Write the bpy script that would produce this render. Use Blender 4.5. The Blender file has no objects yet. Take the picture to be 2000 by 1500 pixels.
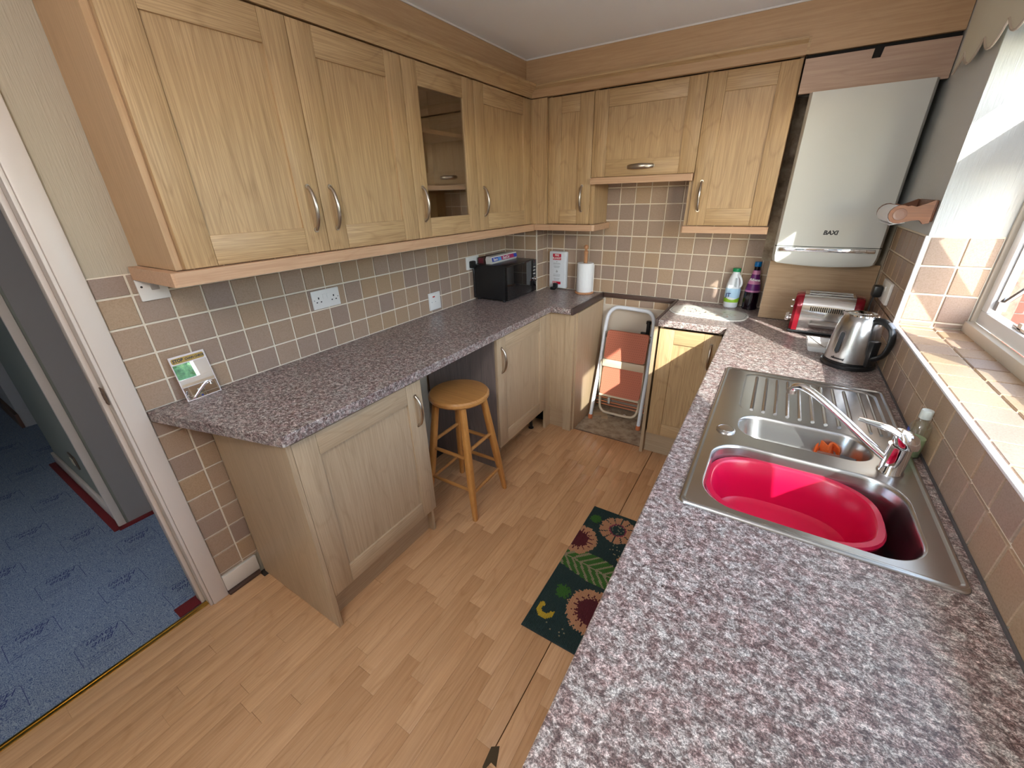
import bpy, bmesh, math, random
from mathutils import Vector, Matrix
random.seed(7)
C = bpy.context.scene.collection
SC = bpy.context.scene

# ------------------------------------------------------------------ camera
f_px = 794.47
pitch, roll, yaw = -0.4318, -0.0265, 0.5667
cy, sy, cp, sp = math.cos(yaw), math.sin(yaw), math.cos(pitch), math.sin(pitch)
fw = Vector((-sy*cp, cy*cp, sp)); rt = Vector((cy, sy, 0)); up = rt.cross(fw)
R = rt*math.cos(roll) + up*math.sin(roll)
U = -rt*math.sin(roll) + up*math.cos(roll)
cam = bpy.data.cameras.new('camera'); cam.sensor_width = 36.0; cam.lens = f_px/2000*36.0
cam.clip_start = 0.02
camo = bpy.data.objects.new('camera', cam); C.objects.link(camo)
M = Matrix((R, U, -fw)).transposed().to_4x4(); M.translation = Vector((1.7811, -2.9153, 1.5794))
camo.matrix_world = M
SC.camera = camo

# ------------------------------------------------------------------ sky, sun, exposure
SC.view_settings.view_transform = 'Standard'; SC.view_settings.look = 'None'
SC.view_settings.gamma = 1.0; SC.view_settings.use_curve_mapping = False
SC.view_settings.exposure = 1.0
SC.cycles.use_denoising = True
SC.cycles.caustics_refractive = False
SC.cycles.max_bounces = 8; SC.cycles.diffuse_bounces = 5; SC.cycles.glossy_bounces = 4
SC.cycles.transparent_max_bounces = 12; SC.cycles.sample_clamp_indirect = 6.0
LAMP = 16.5       # strength of the added fill lamp's globe
SUN_DIR = Vector((-1.0, 1.25, -0.94)).normalized()
w = bpy.data.worlds.new('sky'); SC.world = w; w.use_nodes = True
nt = w.node_tree; nt.nodes.clear()
sky = nt.nodes.new('ShaderNodeTexSky'); sky.sky_type = 'NISHITA'; sky.sun_disc = False
sky.sun_elevation = math.radians(30.4); sky.sun_rotation = math.atan2(1.0, -1.25)
sky.altitude = 50; sky.air_density = 1.0; sky.dust_density = 0.8; sky.ozone_density = 1.0
bg = nt.nodes.new('ShaderNodeBackground'); bg.inputs['Strength'].default_value = 1.0
hs = nt.nodes.new('ShaderNodeHueSaturation'); hs.inputs['Saturation'].default_value = 0.85
wo = nt.nodes.new('ShaderNodeOutputWorld')
nt.links.new(sky.outputs[0], hs.inputs['Color']); nt.links.new(hs.outputs[0], bg.inputs[0]); nt.links.new(bg.outputs[0], wo.inputs[0])
bg.inputs['Strength'].default_value = SKY_S = 1.05
sl = bpy.data.lights.new('sun', 'SUN'); sl.energy = 6.0; sl.angle = math.radians(0.55); sl.color = (1.0, 0.965, 0.90)
so = bpy.data.objects.new('sun', sl); C.objects.link(so)
so.rotation_euler = SUN_DIR.to_track_quat('-Z', 'Y').to_euler(); so.location = (8, -10, 8)
def portal(name, loc, d, sx, sz):
    l = bpy.data.lights.new(name, 'AREA'); l.shape = 'RECTANGLE'; l.size = sx; l.size_y = sz; l.energy = 1
    l.cycles.is_portal = True
    o = bpy.data.objects.new(name, l); C.objects.link(o); o.location = loc
    o.rotation_euler = Vector(d).to_track_quat('-Z', 'Y').to_euler()
portal('window_portal', (2.495, -1.68, 1.56), (-1, 0, 0), 1.72, 0.95)
portal('added_door_portal', (1.0, -4.2, 1.2), (0, 1, 0), 1.0, 2.1)

# ------------------------------------------------------------------ materials
MATS = {}
def newmat(name):
    m = bpy.data.materials.new(name); m.use_nodes = True
    MATS[name] = m
    return m, m.node_tree, m.node_tree.nodes['Principled BSDF']
def simple(name, col, rough=0.5, metal=0.0, bump=0.0, bscale=40, spec=0.5, coat=0.0, emit=None):
    m, t, b = newmat(name)
    b.inputs['Base Color'].default_value = (*col, 1); b.inputs['Roughness'].default_value = rough
    b.inputs['Metallic'].default_value = metal; b.inputs['Specular IOR Level'].default_value = spec
    b.inputs['Coat Weight'].default_value = coat
    if bump:
        n = t.nodes.new('ShaderNodeTexNoise'); n.inputs['Scale'].default_value = bscale; n.inputs['Detail'].default_value = 4
        tc = t.nodes.new('ShaderNodeTexCoord'); t.links.new(tc.outputs['Object'], n.inputs['Vector'])
        bu = t.nodes.new('ShaderNodeBump'); bu.inputs['Strength'].default_value = bump; bu.inputs['Distance'].default_value = 0.002
        t.links.new(n.outputs['Fac'], bu.inputs['Height']); t.links.new(bu.outputs[0], b.inputs['Normal'])
    return m
def N(t, kind, **kw):
    n = t.nodes.new(kind)
    for k, v in kw.items():
        if k in n.inputs: n.inputs[k].default_value = v
        else: setattr(n, k, v)
    return n
def ramp(t, src, stops, interp='LINEAR'):
    r = t.nodes.new('ShaderNodeValToRGB'); r.color_ramp.interpolation = interp
    e = r.color_ramp.elements
    while len(e) > 1: e.remove(e[-1])
    e[0].position = stops[0][0]; e[0].color = (*stops[0][1], 1)
    for p, c in stops[1:]:
        x = e.new(p); x.color = (*c, 1)
    t.links.new(src, r.inputs[0]); return r.outputs[0]
def mix(t, fac, a, b, mode='MIX'):
    m = t.nodes.new('ShaderNodeMix'); m.data_type = 'RGBA'; m.blend_type = mode
    for s, v in ((m.inputs[0], fac), (m.inputs[6], a), (m.inputs[7], b)):
        if hasattr(v, 'is_linked'): t.links.new(v, s)
        elif isinstance(v, tuple): s.default_value = (*v, 1)
        else: s.default_value = v
    return m.outputs[2]
def objcoord(t, scale, rand=True):
    tc = N(t, 'ShaderNodeTexCoord'); v = tc.outputs['Object']
    if rand:
        oi = N(t, 'ShaderNodeObjectInfo')
        mm = N(t, 'ShaderNodeMath', operation='MULTIPLY'); t.links.new(oi.outputs['Random'], mm.inputs[0]); mm.inputs[1].default_value = 17.0
        cb = N(t, 'ShaderNodeCombineXYZ'); [t.links.new(mm.outputs[0], cb.inputs[i]) for i in range(3)]
        ad = N(t, 'ShaderNodeVectorMath', operation='ADD'); t.links.new(v, ad.inputs[0]); t.links.new(cb.outputs[0], ad.inputs[1]); v = ad.outputs[0]
    mp = N(t, 'ShaderNodeMapping'); mp.inputs['Scale'].default_value = scale; t.links.new(v, mp.inputs[0])
    return mp.outputs[0]
def wood(name, ax, light, dark, rough=0.42, fine=260, streak=30, contrast=1.0, vary=0.0, cath=0.5, coat=0.0):
    m, t, b = newmat(name)
    def sc(a, l): return tuple(l if 'xyz'[i] == ax else a for i in range(3))
    n1 = N(t, 'ShaderNodeTexNoise', Scale=1.0, Detail=3.0, Roughness=0.6); t.links.new(objcoord(t, sc(fine, 5)), n1.inputs['Vector'])
    n2 = N(t, 'ShaderNodeTexNoise', Scale=1.0, Detail=2.0, Distortion=0.3); t.links.new(objcoord(t, sc(streak, 1.3)), n2.inputs['Vector'])
    n3 = N(t, 'ShaderNodeTexNoise', Scale=1.0, Detail=1.0); t.links.new(objcoord(t, sc(7, 1.6)), n3.inputs['Vector'])
    ml = N(t, 'ShaderNodeMath', operation='MULTIPLY'); t.links.new(n3.outputs['Fac'], ml.inputs[0]); ml.inputs[1].default_value = 16.0
    fr = N(t, 'ShaderNodeMath', operation='PINGPONG'); t.links.new(ml.outputs[0], fr.inputs[0]); fr.inputs[1].default_value = 1.0
    mid = tuple(0.5*(a+c) for a, c in zip(light, dark))
    c1 = ramp(t, n1.outputs['Fac'], [(0.40, dark), (0.50, mid), (0.58, light), (0.75, tuple(min(1, x*1.08) for x in light))])
    c2 = ramp(t, n2.outputs['Fac'], [(0.3, mid), (0.6, light)])
    c3 = ramp(t, fr.outputs[0], [(0.0, dark), (0.22, light), (1.0, light)])
    c = mix(t, 0.42, c1, c2); c = mix(t, cath*0.45, c, c3)
    if vary:
        oi = N(t, 'ShaderNodeObjectInfo'); v = ramp(t, oi.outputs['Random'], [(0, (1-vary, 1-vary*1.15, 1-vary*1.3)), (0.5, (1, 1, 1)), (1, (1+vary*.5, 1+vary*.55, 1+vary*.6))])
        c = mix(t, 1.0, c, v, 'MULTIPLY')
    t.links.new(c, b.inputs['Base Color']); b.inputs['Roughness'].default_value = rough; b.inputs['Coat Weight'].default_value = coat
    b.inputs['Coat Roughness'].default_value = 0.2
    bu = N(t, 'ShaderNodeBump', Strength=0.25, Distance=0.0006); t.links.new(n1.outputs['Fac'], bu.inputs['Height']); t.links.new(bu.outputs[0], b.inputs['Normal'])
    return m
OL, OD = (0.57, 0.385, 0.205), (0.31, 0.185, 0.085)
OAK = {a: wood('oak_'+a, a, OL, OD) for a in 'xyz'}
SML, SMD = (0.54, 0.345, 0.19), (0.44, 0.265, 0.135)
SMO = {a: wood('smooth_oak_'+a, a, SML, SMD, fine=120, streak=18, cath=0.35) for a in 'xyz'}
RAIL = {a: wood('beech_rail_'+a, a, (0.60, 0.375, 0.23), (0.46, 0.26, 0.15), fine=200) for a in 'xyz'}
PALE = {a: wood('pale_oak_'+a, a, (0.50, 0.37, 0.24), (0.36, 0.25, 0.15)) for a in 'xyz'}
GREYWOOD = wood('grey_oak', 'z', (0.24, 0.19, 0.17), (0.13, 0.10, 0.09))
PINKWOOD = wood('pink_board', 'x', (0.52, 0.36, 0.27), (0.40, 0.26, 0.19), fine=120)
PLANK = wood('beech_laminate', 'y', (0.66, 0.39, 0.205), (0.50, 0.27, 0.125), rough=0.27, fine=150, streak=45, vary=0.075, cath=0.75)
STOOLW = wood('honey_wood', 'z', (0.55, 0.25, 0.065), (0.38, 0.15, 0.035), rough=0.3, coat=0.3)
STOOLX = wood('honey_wood_seat', 'x', (0.50, 0.235, 0.07), (0.36, 0.15, 0.04), rough=0.3, coat=0.4, fine=120)
DOWEL = wood('dowel_wood', 'z', (0.55, 0.27, 0.13), (0.4, 0.17, 0.07))
HOLDW = wood('mahogany_wood', 'x', (0.19, 0.065, 0.024), (0.11, 0.035, 0.014), rough=0.4)

def granite():
    m, t, b = newmat('mottled_laminate')
    tc = N(t, 'ShaderNodeTexCoord')
    mp = N(t, 'ShaderNodeMapping'); mp.inputs['Scale'].default_value = (0.82, 1.0, 1.0); t.links.new(tc.outputs['Object'], mp.inputs[0])
    v = mp.outputs[0]
    a = N(t, 'ShaderNodeTexNoise', Scale=120.0, Detail=6.0, Roughness=0.78, Distortion=0.5); t.links.new(v, a.inputs['Vector'])
    b2 = N(t, 'ShaderNodeTexNoise', Scale=62.0, Detail=5.0, Roughness=0.7, Distortion=0.6); t.links.new(v, b2.inputs['Vector'])
    d = N(t, 'ShaderNodeTexNoise', Scale=420.0, Detail=2.0, Roughness=0.6, Distortion=0.8); t.links.new(v, d.inputs['Vector'])
    h = N(t, 'ShaderNodeTexNoise', Scale=55.0, Detail=3.0); t.links.new(v, h.inputs['Vector'])
    ca = ramp(t, a.outputs['Fac'], [(0.40, (0.035, 0.028, 0.030)), (0.455, (0.15, 0.115, 0.11)), (0.51, (0.29, 0.25, 0.235)), (0.56, (0.70, 0.68, 0.65))])
    cb = ramp(t, b2.outputs['Fac'], [(0.38, (0.17, 0.11, 0.11)), (0.47, (0.26, 0.19, 0.18)), (0.54, (0.36, 0.31, 0.30)), (0.57, (0.68, 0.66, 0.64)), (0.62, (0.78, 0.76, 0.74))])
    c = mix(t, 0.40, ca, cb)
    dd = ramp(t, d.outputs['Fac'], [(0.42, (0.40, 0.38, 0.38)), (0.50, (0.95, 0.95, 0.95)), (0.58, (1.65, 1.64, 1.62))])
    c = mix(t, 0.8, c, dd, 'MULTIPLY')
    hh = ramp(t, h.outputs['Fac'], [(0.38, (1.0, 0.88, 0.88)), (0.52, (1, 1, 1)), (0.66, (0.95, 1.0, 1.0))])
    c = mix(t, 1.0, c, hh, 'MULTIPLY')
    c = mix(t, 1.0, c, (0.84, 0.785, 0.77), 'MULTIPLY')
    t.links.new(c, b.inputs['Base Color']); b.inputs['Roughness'].default_value = 0.33
    b.inputs['Specular IOR Level'].default_value = 0.6
    bu = N(t, 'ShaderNodeBump', Strength=0.2, Distance=0.0006); t.links.new(a.outputs['Fac'], bu.inputs['Height']); t.links.new(bu.outputs[0], b.inputs['Normal'])
    return m
GRAN = granite()
def tilemat(name, c0, c1, c2, rough=0.42):
    m, t, b = newmat(name)
    n = N(t, 'ShaderNodeTexNoise', Scale=1.0, Detail=4.0, Roughness=0.6); t.links.new(objcoord(t, (22, 22, 22)), n.inputs['Vector'])
    oi = N(t, 'ShaderNodeObjectInfo')
    base = ramp(t, oi.outputs['Random'], [(0, c0), (0.5, c1), (1, c2)])
    mt = ramp(t, n.outputs['Fac'], [(0.3, (0.84, 0.80, 0.74)), (0.5, (1, 1, 1)), (0.72, (1.1, 1.1, 1.12))])
    c = mix(t, 1.0, base, mt, 'MULTIPLY')
    t.links.new(c, b.inputs['Base Color']); b.inputs['Roughness'].default_value = rough
    bu = N(t, 'ShaderNodeBump', Strength=0.25, Distance=0.001); t.links.new(n.outputs['Fac'], bu.inputs['Height']); t.links.new(bu.outputs[0], b.inputs['Normal'])
    return m
TILE = tilemat('beige_ceramic', (0.32, 0.23, 0.185), (0.38, 0.27, 0.20), (0.42, 0.285, 0.175))
GROUT = simple('grout', (0.82, 0.73, 0.60), 0.85)
def wallpaper(name, col):
    m, t, b = newmat(name)
    b.inputs['Base Color'].default_value = (*col, 1); b.inputs['Roughness'].default_value = 0.75
    n = N(t, 'ShaderNodeTexNoise', Scale=1.0, Detail=3.0); t.links.new(objcoord(t, (260, 260, 14), False), n.inputs['Vector'])
    bu = N(t, 'ShaderNodeBump', Strength=0.8, Distance=0.0025); t.links.new(n.outputs['Fac'], bu.inputs['Height']); t.links.new(bu.outputs[0], b.inputs['Normal'])
    return m
PAPER = wallpaper('ribbed_wallpaper', (0.49, 0.42, 0.315))
PAPERW = wallpaper('ribbed_white_wallpaper', (0.60, 0.61, 0.60))
PLASTER = simple('ceiling_paint', (0.90, 0.91, 0.93), 0.9, bump=0.3, bscale=250)
GLOSSW = simple('white_gloss_paint', (0.67, 0.59, 0.53), 0.35)
UPVC = simple('white_upvc', (0.85, 0.87, 0.9), 0.3)
STEEL = simple('brushed_steel', (0.54, 0.54, 0.545), 0.25, 1.0)
STEELD = simple('satin_steel', (0.52, 0.48, 0.44), 0.33, 1.0)
CHROME = simple('chrome', (0.88, 0.88, 0.9), 0.05, 1.0)
BOWLST = simple('bowl_steel', (0.6, 0.58, 0.56), 0.22, 1.0)
NICKEL = simple('satin_nickel', (0.50, 0.44, 0.38), 0.28, 1.0)
BLACK = simple('black_plastic', (0.012, 0.012, 0.013), 0.3)
BLACKG = simple('black_gloss', (0.006, 0.006, 0.007), 0.06)
GAPB = simple('black_gap', (0.01, 0.008, 0.007), 0.8)
WHITE = simple('white_enamel', (0.58, 0.585, 0.555), 0.28)
WPLA = simple('white_plastic', (0.80, 0.78, 0.75), 0.35)
PAPERR = simple('paper_towel', (0.84, 0.85, 0.87), 0.9, bump=0.5, bscale=120)
MAGENTA = simple('crimson_plastic', (0.54, 0.003, 0.045), 0.28, spec=0.5)
MAGENTA.node_tree.nodes['Principled BSDF'].inputs['Subsurface Weight'].default_value = 0.0
REDM = simple('red_metallic', (0.26, 0.006, 0.018), 0.16, 0.35, coat=0.6)
TERRA = simple('terracotta_rubber', (0.55, 0.17, 0.10), 0.6)
TERRAD = simple('terracotta_rib', (0.42, 0.12, 0.07), 0.6)
LADW = simple('ladder_enamel', (0.74, 0.78, 0.86), 0.3)
LADC = simple('cream_enamel', (0.70, 0.58, 0.43), 0.4)
ORANGE = simple('orange_cloth', (0.75, 0.13, 0.02), 0.9, bump=0.8, bscale=90)
ORRUB = simple('orange_rubber', (0.65, 0.20, 0.08), 0.5)
BRASS = simple('brass', (0.66, 0.44, 0.12), 0.3, 1.0)
REDC = simple('red_carpet', (0.16, 0.012, 0.015), 0.95, bump=1.0, bscale=200)
COPPER = simple('copper_pipe', (0.62, 0.25, 0.13), 0.35, 0.8)
GREEN = simple('green_cap', (0.0, 0.24, 0.08), 0.35)
BLUEC = simple('blue_cap', (0.0, 0.16, 0.48), 0.35)
REDP = simple('red_print', (0.55, 0.01, 0.04), 0.5)
BLUEP = simple('blue_print', (0.02, 0.06, 0.45), 0.35)
CYANP = simple('light_blue_print', (0.10, 0.35, 0.75), 0.35)
LBLU = simple('pale_blue_print', (0.45, 0.66, 0.85), 0.4)
GRNP = simple('leaf_green_print', (0.30, 0.55, 0.03), 0.4)
PURP = simple('purple_print', (0.16, 0.02, 0.18), 0.35)
PINKP = simple('pink_print', (0.65, 0.25, 0.45), 0.4)
INK = simple('black_ink', (0.02, 0.02, 0.025), 0.5)
INKB = simple('blue_ink', (0.03, 0.045, 0.16), 0.7)
GREYP = simple('grey_print', (0.35, 0.36, 0.38), 0.5)
YELP = simple('amber_print', (0.55, 0.33, 0.03), 0.5)
DARKW = simple('dark_stained_wood', (0.075, 0.04, 0.03), 0.5, bump=0.4)
DARKB = simple('dark_edge_strip', (0.07, 0.045, 0.04), 0.4)
ALU = simple('aluminium_strip', (0.30, 0.27, 0.26), 0.35, 1.0)
CREAMF = simple('cream_fabric', (0.66, 0.62, 0.50), 0.9, bump=0.3, bscale=400)
LACE = simple('beige_braid', (0.50, 0.42, 0.34), 0.9)
MIRROR = simple('mirror_glass', (0.92, 0.93, 0.95), 0.01, 1.0)
SQUASH = simple('dark_blackcurrant', (0.008, 0.002, 0.006), 0.08)
MILK = simple('milk_plastic', (0.78, 0.81, 0.86), 0.3)
GREYH = simple('grey_cloth', (0.10, 0.09, 0.09), 0.9)
HALLW = simple('hall_wall_paint', (0.24, 0.25, 0.22), 0.8)  # colour lowered to stand in for the hall's low light
HALLD = simple('hall_mauve_paint', (0.28, 0.26, 0.26), 0.8)  # lowered likewise, the hall's dimness is put into the colour
GAPW = simple('bare_plaster', (0.62, 0.54, 0.45), 0.85, bump=0.5, bscale=30)
NEON = simple('neon_red', (0.45, 0.03, 0.02), 0.3)
CHOC = simple('brown_plate', (0.10, 0.07, 0.05), 0.4)

def glass(name, tint=(0.93, 0.96, 0.95), refl=1.0, ior=1.5, extra=0.0):
    m, t, b = newmat(name); t.nodes.remove(b)
    tr = N(t, 'ShaderNodeBsdfTransparent'); tr.inputs[0].default_value = (*tint, 1)
    gl = N(t, 'ShaderNodeBsdfGlossy'); gl.inputs['Roughness'].default_value = 0.02
    fr = N(t, 'ShaderNodeFresnel'); mx = N(t, 'ShaderNodeMixShader')
    ge = N(t, 'ShaderNodeNewGeometry'); mi = N(t, 'ShaderNodeMath', operation='MULTIPLY_ADD')   # the back face sees the inverse index
    t.links.new(ge.outputs['Backfacing'], mi.inputs[0]); mi.inputs[1].default_value = 1/ior-ior; mi.inputs[2].default_value = ior
    t.links.new(mi.outputs[0], fr.inputs['IOR'])
    ad = N(t, 'ShaderNodeMath', operation='ADD'); ad.inputs[1].default_value = extra
    t.links.new(fr.outputs[0], ad.inputs[0]); t.links.new(ad.outputs[0], mx.inputs[0]); t.links.new(tr.outputs[0], mx.inputs[1]); t.links.new(gl.outputs[0], mx.inputs[2])
    t.links.new(mx.outputs[0], t.nodes['Material Output'].inputs[0])
    return m
GLASS = glass('clear_glass'); CABGL = glass('cabinet_glass', (0.8, 0.77, 0.72), extra=0.14)
CLEARP = glass('clear_plastic', (0.93, 0.96, 0.93), extra=0.10)
LIQ = simple('pale_green_liquid', (0.42, 0.58, 0.36), 0.1)

def mottled(name, stops, scale=8, rough=0.9, detail=6, stretch=(1, 1, 1), bump=0.4):
    m, t, b = newmat(name)
    n = N(t, 'ShaderNodeTexNoise', Scale=scale, Detail=detail, Roughness=0.65); t.links.new(objcoord(t, stretch, False), n.inputs['Vector'])
    t.links.new(ramp(t, n.outputs['Fac'], stops), b.inputs['Base Color']); b.inputs['Roughness'].default_value = rough
    bu = N(t, 'ShaderNodeBump', Strength=bump, Distance=0.004); t.links.new(n.outputs['Fac'], bu.inputs['Height']); t.links.new(bu.outputs[0], b.inputs['Normal'])
    return m
DIRT = mottled('dirty_screed', [(0.30, (0.17, 0.12, 0.08)), (0.45, (0.32, 0.25, 0.18)), (0.6, (0.45, 0.37, 0.27)), (0.7, (0.30, 0.27, 0.22))], 14)
GARDEN = mottled('grass_ground', [(0.3, (0.06, 0.10, 0.03)), (0.7, (0.16, 0.22, 0.07))], 6)
PATIO = mottled('patio_concrete', [(0.3, (0.42, 0.40, 0.37)), (0.7, (0.55, 0.52, 0.48))], 5)
HEDGE = mottled('hedge_leaf', [(0.3, (0.03, 0.07, 0.03)), (0.55, (0.10, 0.20, 0.08)), (0.75, (0.25, 0.35, 0.12))], 14)
BRICK = tilemat('red_brick', (0.17, 0.045, 0.03), (0.22, 0.06, 0.038), (0.26, 0.08, 0.05), 0.9)
BARK = mottled('brown_bark', [(0.3, (0.08, 0.05, 0.035)), (0.7, (0.24, 0.15, 0.10))], 20)
def underlay():
    m, t, b = newmat('blue_printed_underlay')
    v = objcoord(t, (1, 1, 1), False)
    n0 = N(t, 'ShaderNodeTexNoise', Scale=55.0, Detail=3.0); t.links.new(v, n0.inputs['Vector'])
    wv = N(t, 'ShaderNodeTexWave', Scale=55.0, Distortion=14.0, Detail=3.0); wv.inputs['Detail Scale'].default_value = 1.6; t.links.new(v, wv.inputs['Vector'])
    wv2 = N(t, 'ShaderNodeTexWave', Scale=48.0, Distortion=18.0, Detail=3.0, bands_direction='Y'); wv2.inputs['Detail Scale'].default_value = 1.3; t.links.new(v, wv2.inputs['Vector'])
    c = mix(t, n0.outputs['Fac'], wv.outputs['Color'], wv2.outputs['Color'])
    r = ramp(t, c, [(0.25, (0.07, 0.11, 0.22)), (0.42, (0.17, 0.22, 0.33)), (0.62, (0.30, 0.36, 0.44))])  # tones lowered too, standing in for the dim hall light
    t.links.new(r, b.inputs['Base Color']); b.inputs['Roughness'].default_value = 0.8
    return m
UNDER = underlay()

# ------------------------------------------------------------------ mesh building
class MB:
    def __init__(s): s.v = []; s.f = []; s.m = []; s.sm = []
    def add(s, vs, fs, mi=0, smooth=False):
        o = len(s.v); s.v += [tuple(x) for x in vs]
        for q in fs: s.f.append([i+o for i in q]); s.m.append(mi); s.sm.append(smooth)
        return s
    def box(s, x0, x1, y0, y1, z0, z1, mi=0, bev=0.0):
        if x0 > x1: x0, x1 = x1, x0
        if y0 > y1: y0, y1 = y1, y0
        if z0 > z1: z0, z1 = z1, z0
        if bev:
            b = bmesh.new(); bmesh.ops.create_cube(b, size=1)
            for q in b.verts: q.co = Vector(((x0+x1)/2+q.co.x*(x1-x0), (y0+y1)/2+q.co.y*(y1-y0), (z0+z1)/2+q.co.z*(z1-z0)))
            bmesh.ops.bevel(b, geom=b.edges[:], offset=min(bev, .49*min(x1-x0, y1-y0, z1-z0)), segments=2, affect='EDGES', profile=0.5)
            b.verts.index_update(); s.add([q.co[:] for q in b.verts], [[q.index for q in f.verts] for f in b.faces], mi, True); b.free()
            return s
        vs = [(x, y, z) for x in (x0, x1) for y in (y0, y1) for z in (z0, z1)]
        return s.add(vs, [(0, 1, 3, 2), (4, 6, 7, 5), (0, 4, 5, 1), (2, 3, 7, 6), (0, 2, 6, 4), (1, 5, 7, 3)], mi)
    def prism(s, poly, ax, a0, a1, mi=0, smooth=False):
        """poly: 2D points in the two remaining axes (xyz order), extruded along ax"""
        def P(u, v, a): return {'x': (a, u, v), 'y': (u, a, v), 'z': (u, v, a)}[ax]
        n = len(poly); vs = [P(u, v, a0) for u, v in poly]+[P(u, v, a1) for u, v in poly]
        fs = [(i, (i+1) % n, n+(i+1) % n, n+i) for i in range(n)]
        s.add(vs, fs, mi, smooth); s.add(vs, [tuple(range(n))[::-1], tuple(range(n, 2*n))], mi)
        return s
    def loft(s, loops, mi=0, caps=(True, True), smooth=True):
        n = len(loops[0]); vs = [p for l in loops for p in l]; fs = []
        for k in range(len(loops)-1):
            for i in range(n): fs.append((k*n+i, k*n+(i+1) % n, (k+1)*n+(i+1) % n, (k+1)*n+i))
        if caps[0]: fs.append(tuple(range(n))[::-1])
        if caps[1]: fs.append(tuple(range((len(loops)-1)*n, len(loops)*n)))
        return s.add(vs, fs, mi, smooth)
    def lathe(s, prof, c=(0, 0), seg=28, mi=0, sx=1, sy=1, caps=(True, True)):
        loops = [[(c[0]+r*sx*math.cos(2*math.pi*i/seg), c[1]+r*sy*math.sin(2*math.pi*i/seg), z) for i in range(seg)] for r, z in prof]
        return s.loft(loops, mi, caps)
    def tube(s, pts, r, seg=10, mi=0, closed=False, flat=1.0):
        pts = [Vector(p) for p in pts]; n = len(pts); loops = []
        rr = r if isinstance(r, (list, tuple)) else [r]*n
        ref = None
        for i, p in enumerate(pts):
            a = pts[i-1] if i > 0 or closed else p; b = pts[(i+1) % n] if i < n-1 or closed else p
            d = (b-a).normalized()
            if ref is None: ref = Vector((0, 0, 1)) if abs(d.z) < 0.9 else Vector((1, 0, 0))
            u = (ref-d*ref.dot(d)).normalized(); vv = d.cross(u); ref = u
            loops.append([p+u*rr[i]*math.cos(2*math.pi*k/seg)*flat+vv*rr[i]*math.sin(2*math.pi*k/seg) for k in range(seg)])
        if closed: loops.append(loops[0])
        return s.loft(loops, mi, (not closed, not closed))
    def xf(s, M, start=0):
        for i in range(start, len(s.v)): s.v[i] = tuple(M @ Vector(s.v[i]))
        return s
    def mesh(s, name, mats, off=None):
        me = bpy.data.meshes.new(name)
        v = s.v if off is None else [(a-off[0], b-off[1], c-off[2]) for a, b, c in s.v]
        me.from_pydata(v, [], s.f)
        for m in mats: me.materials.append(m)
        me.polygons.foreach_set('material_index', s.m); me.polygons.foreach_set('use_smooth', s.sm)
        me.update()
        b = bmesh.new(); b.from_mesh(me); bmesh.ops.recalc_face_normals(b, faces=b.faces[:]); b.to_mesh(me); b.free()
        if any(s.sm): me.set_sharp_from_angle(angle=math.radians(38))
        return me
def smooth_path(pts, n=6):
    pts = [Vector(p) for p in pts]; out = []
    for i in range(len(pts)-1):
        p0 = pts[max(i-1, 0)]; p1 = pts[i]; p2 = pts[i+1]; p3 = pts[min(i+2, len(pts)-1)]
        for k in range(n):
            t = k/n
            out.append(0.5*((2*p1)+(p2-p0)*t+(2*p0-5*p1+4*p2-p3)*t*t+(3*p1-p0-3*p2+p3)*t**3))
    out.append(pts[-1]); return out
def rrect(x0, x1, y0, y1, r, z=None, n=6):
    out = []
    for cx_, cy_, a0 in ((x1-r, y1-r, 0), (x0+r, y1-r, 90), (x0+r, y0+r, 180), (x1-r, y0+r, 270)):
        for k in range(n+1):
            a = math.radians(a0+90*k/n); p = (cx_+r*math.cos(a), cy_+r*math.sin(a))
            out.append(p if z is None else (*p, z))
    return out

ORG = {}
def thing(name, label, cat, loc=(0, 0, 0), rz=0.0, group=None, world=True):
    o = bpy.data.objects.new(name, None); C.objects.link(o); o.location = loc; o.rotation_euler = (0, 0, rz); o.empty_display_size = 0.05
    o['label'] = label; o['category'] = cat
    if group: o['group'] = group
    ORG[o.name] = tuple(loc) if world else (0, 0, 0)
    return o
def part(name, mb, mats, parent=None, label=None, bev=0.0, kind=None):
    if not isinstance(mats, (list, tuple)): mats = [mats]
    off = ORG.get(parent.name) if parent is not None else None
    o = bpy.data.objects.new(name, mb.mesh(name, mats, off)); C.objects.link(o)
    if parent is not None:
        o.parent = parent; ORG[o.name] = off
    if label: o['label'] = label
    if kind: o['kind'] = kind
    if bev:
        bm_ = o.modifiers.new('edge', 'BEVEL'); bm_.width = bev; bm_.segments = 2; bm_.limit_method = 'ANGLE'; bm_.angle_limit = math.radians(50)
    return o
def solo(name, mb, mats, label, cat, group=None, bev=0.0, org=None):
    """a thing that is one mesh; its origin goes to org"""
    if not isinstance(mats, (list, tuple)): mats = [mats]
    o = bpy.data.objects.new(name, mb.mesh(name, mats, org)); C.objects.link(o)
    if org: o.location = org
    ORG[o.name] = org or (0, 0, 0)
    o['label'] = label; o['category'] = cat
    if group: o['group'] = group
    if bev:
        b = o.modifiers.new('edge', 'BEVEL'); b.width = bev; b.segments = 2; b.limit_method = 'ANGLE'; b.angle_limit = math.radians(50)
    return o
def struct(name, mb, mats, parent=None, bev=0.0):
    o = part(name, mb, mats, parent, bev=bev)
    if parent is None: o['kind'] = 'structure'; ORG[o.name] = (0, 0, 0)
    return o
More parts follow.
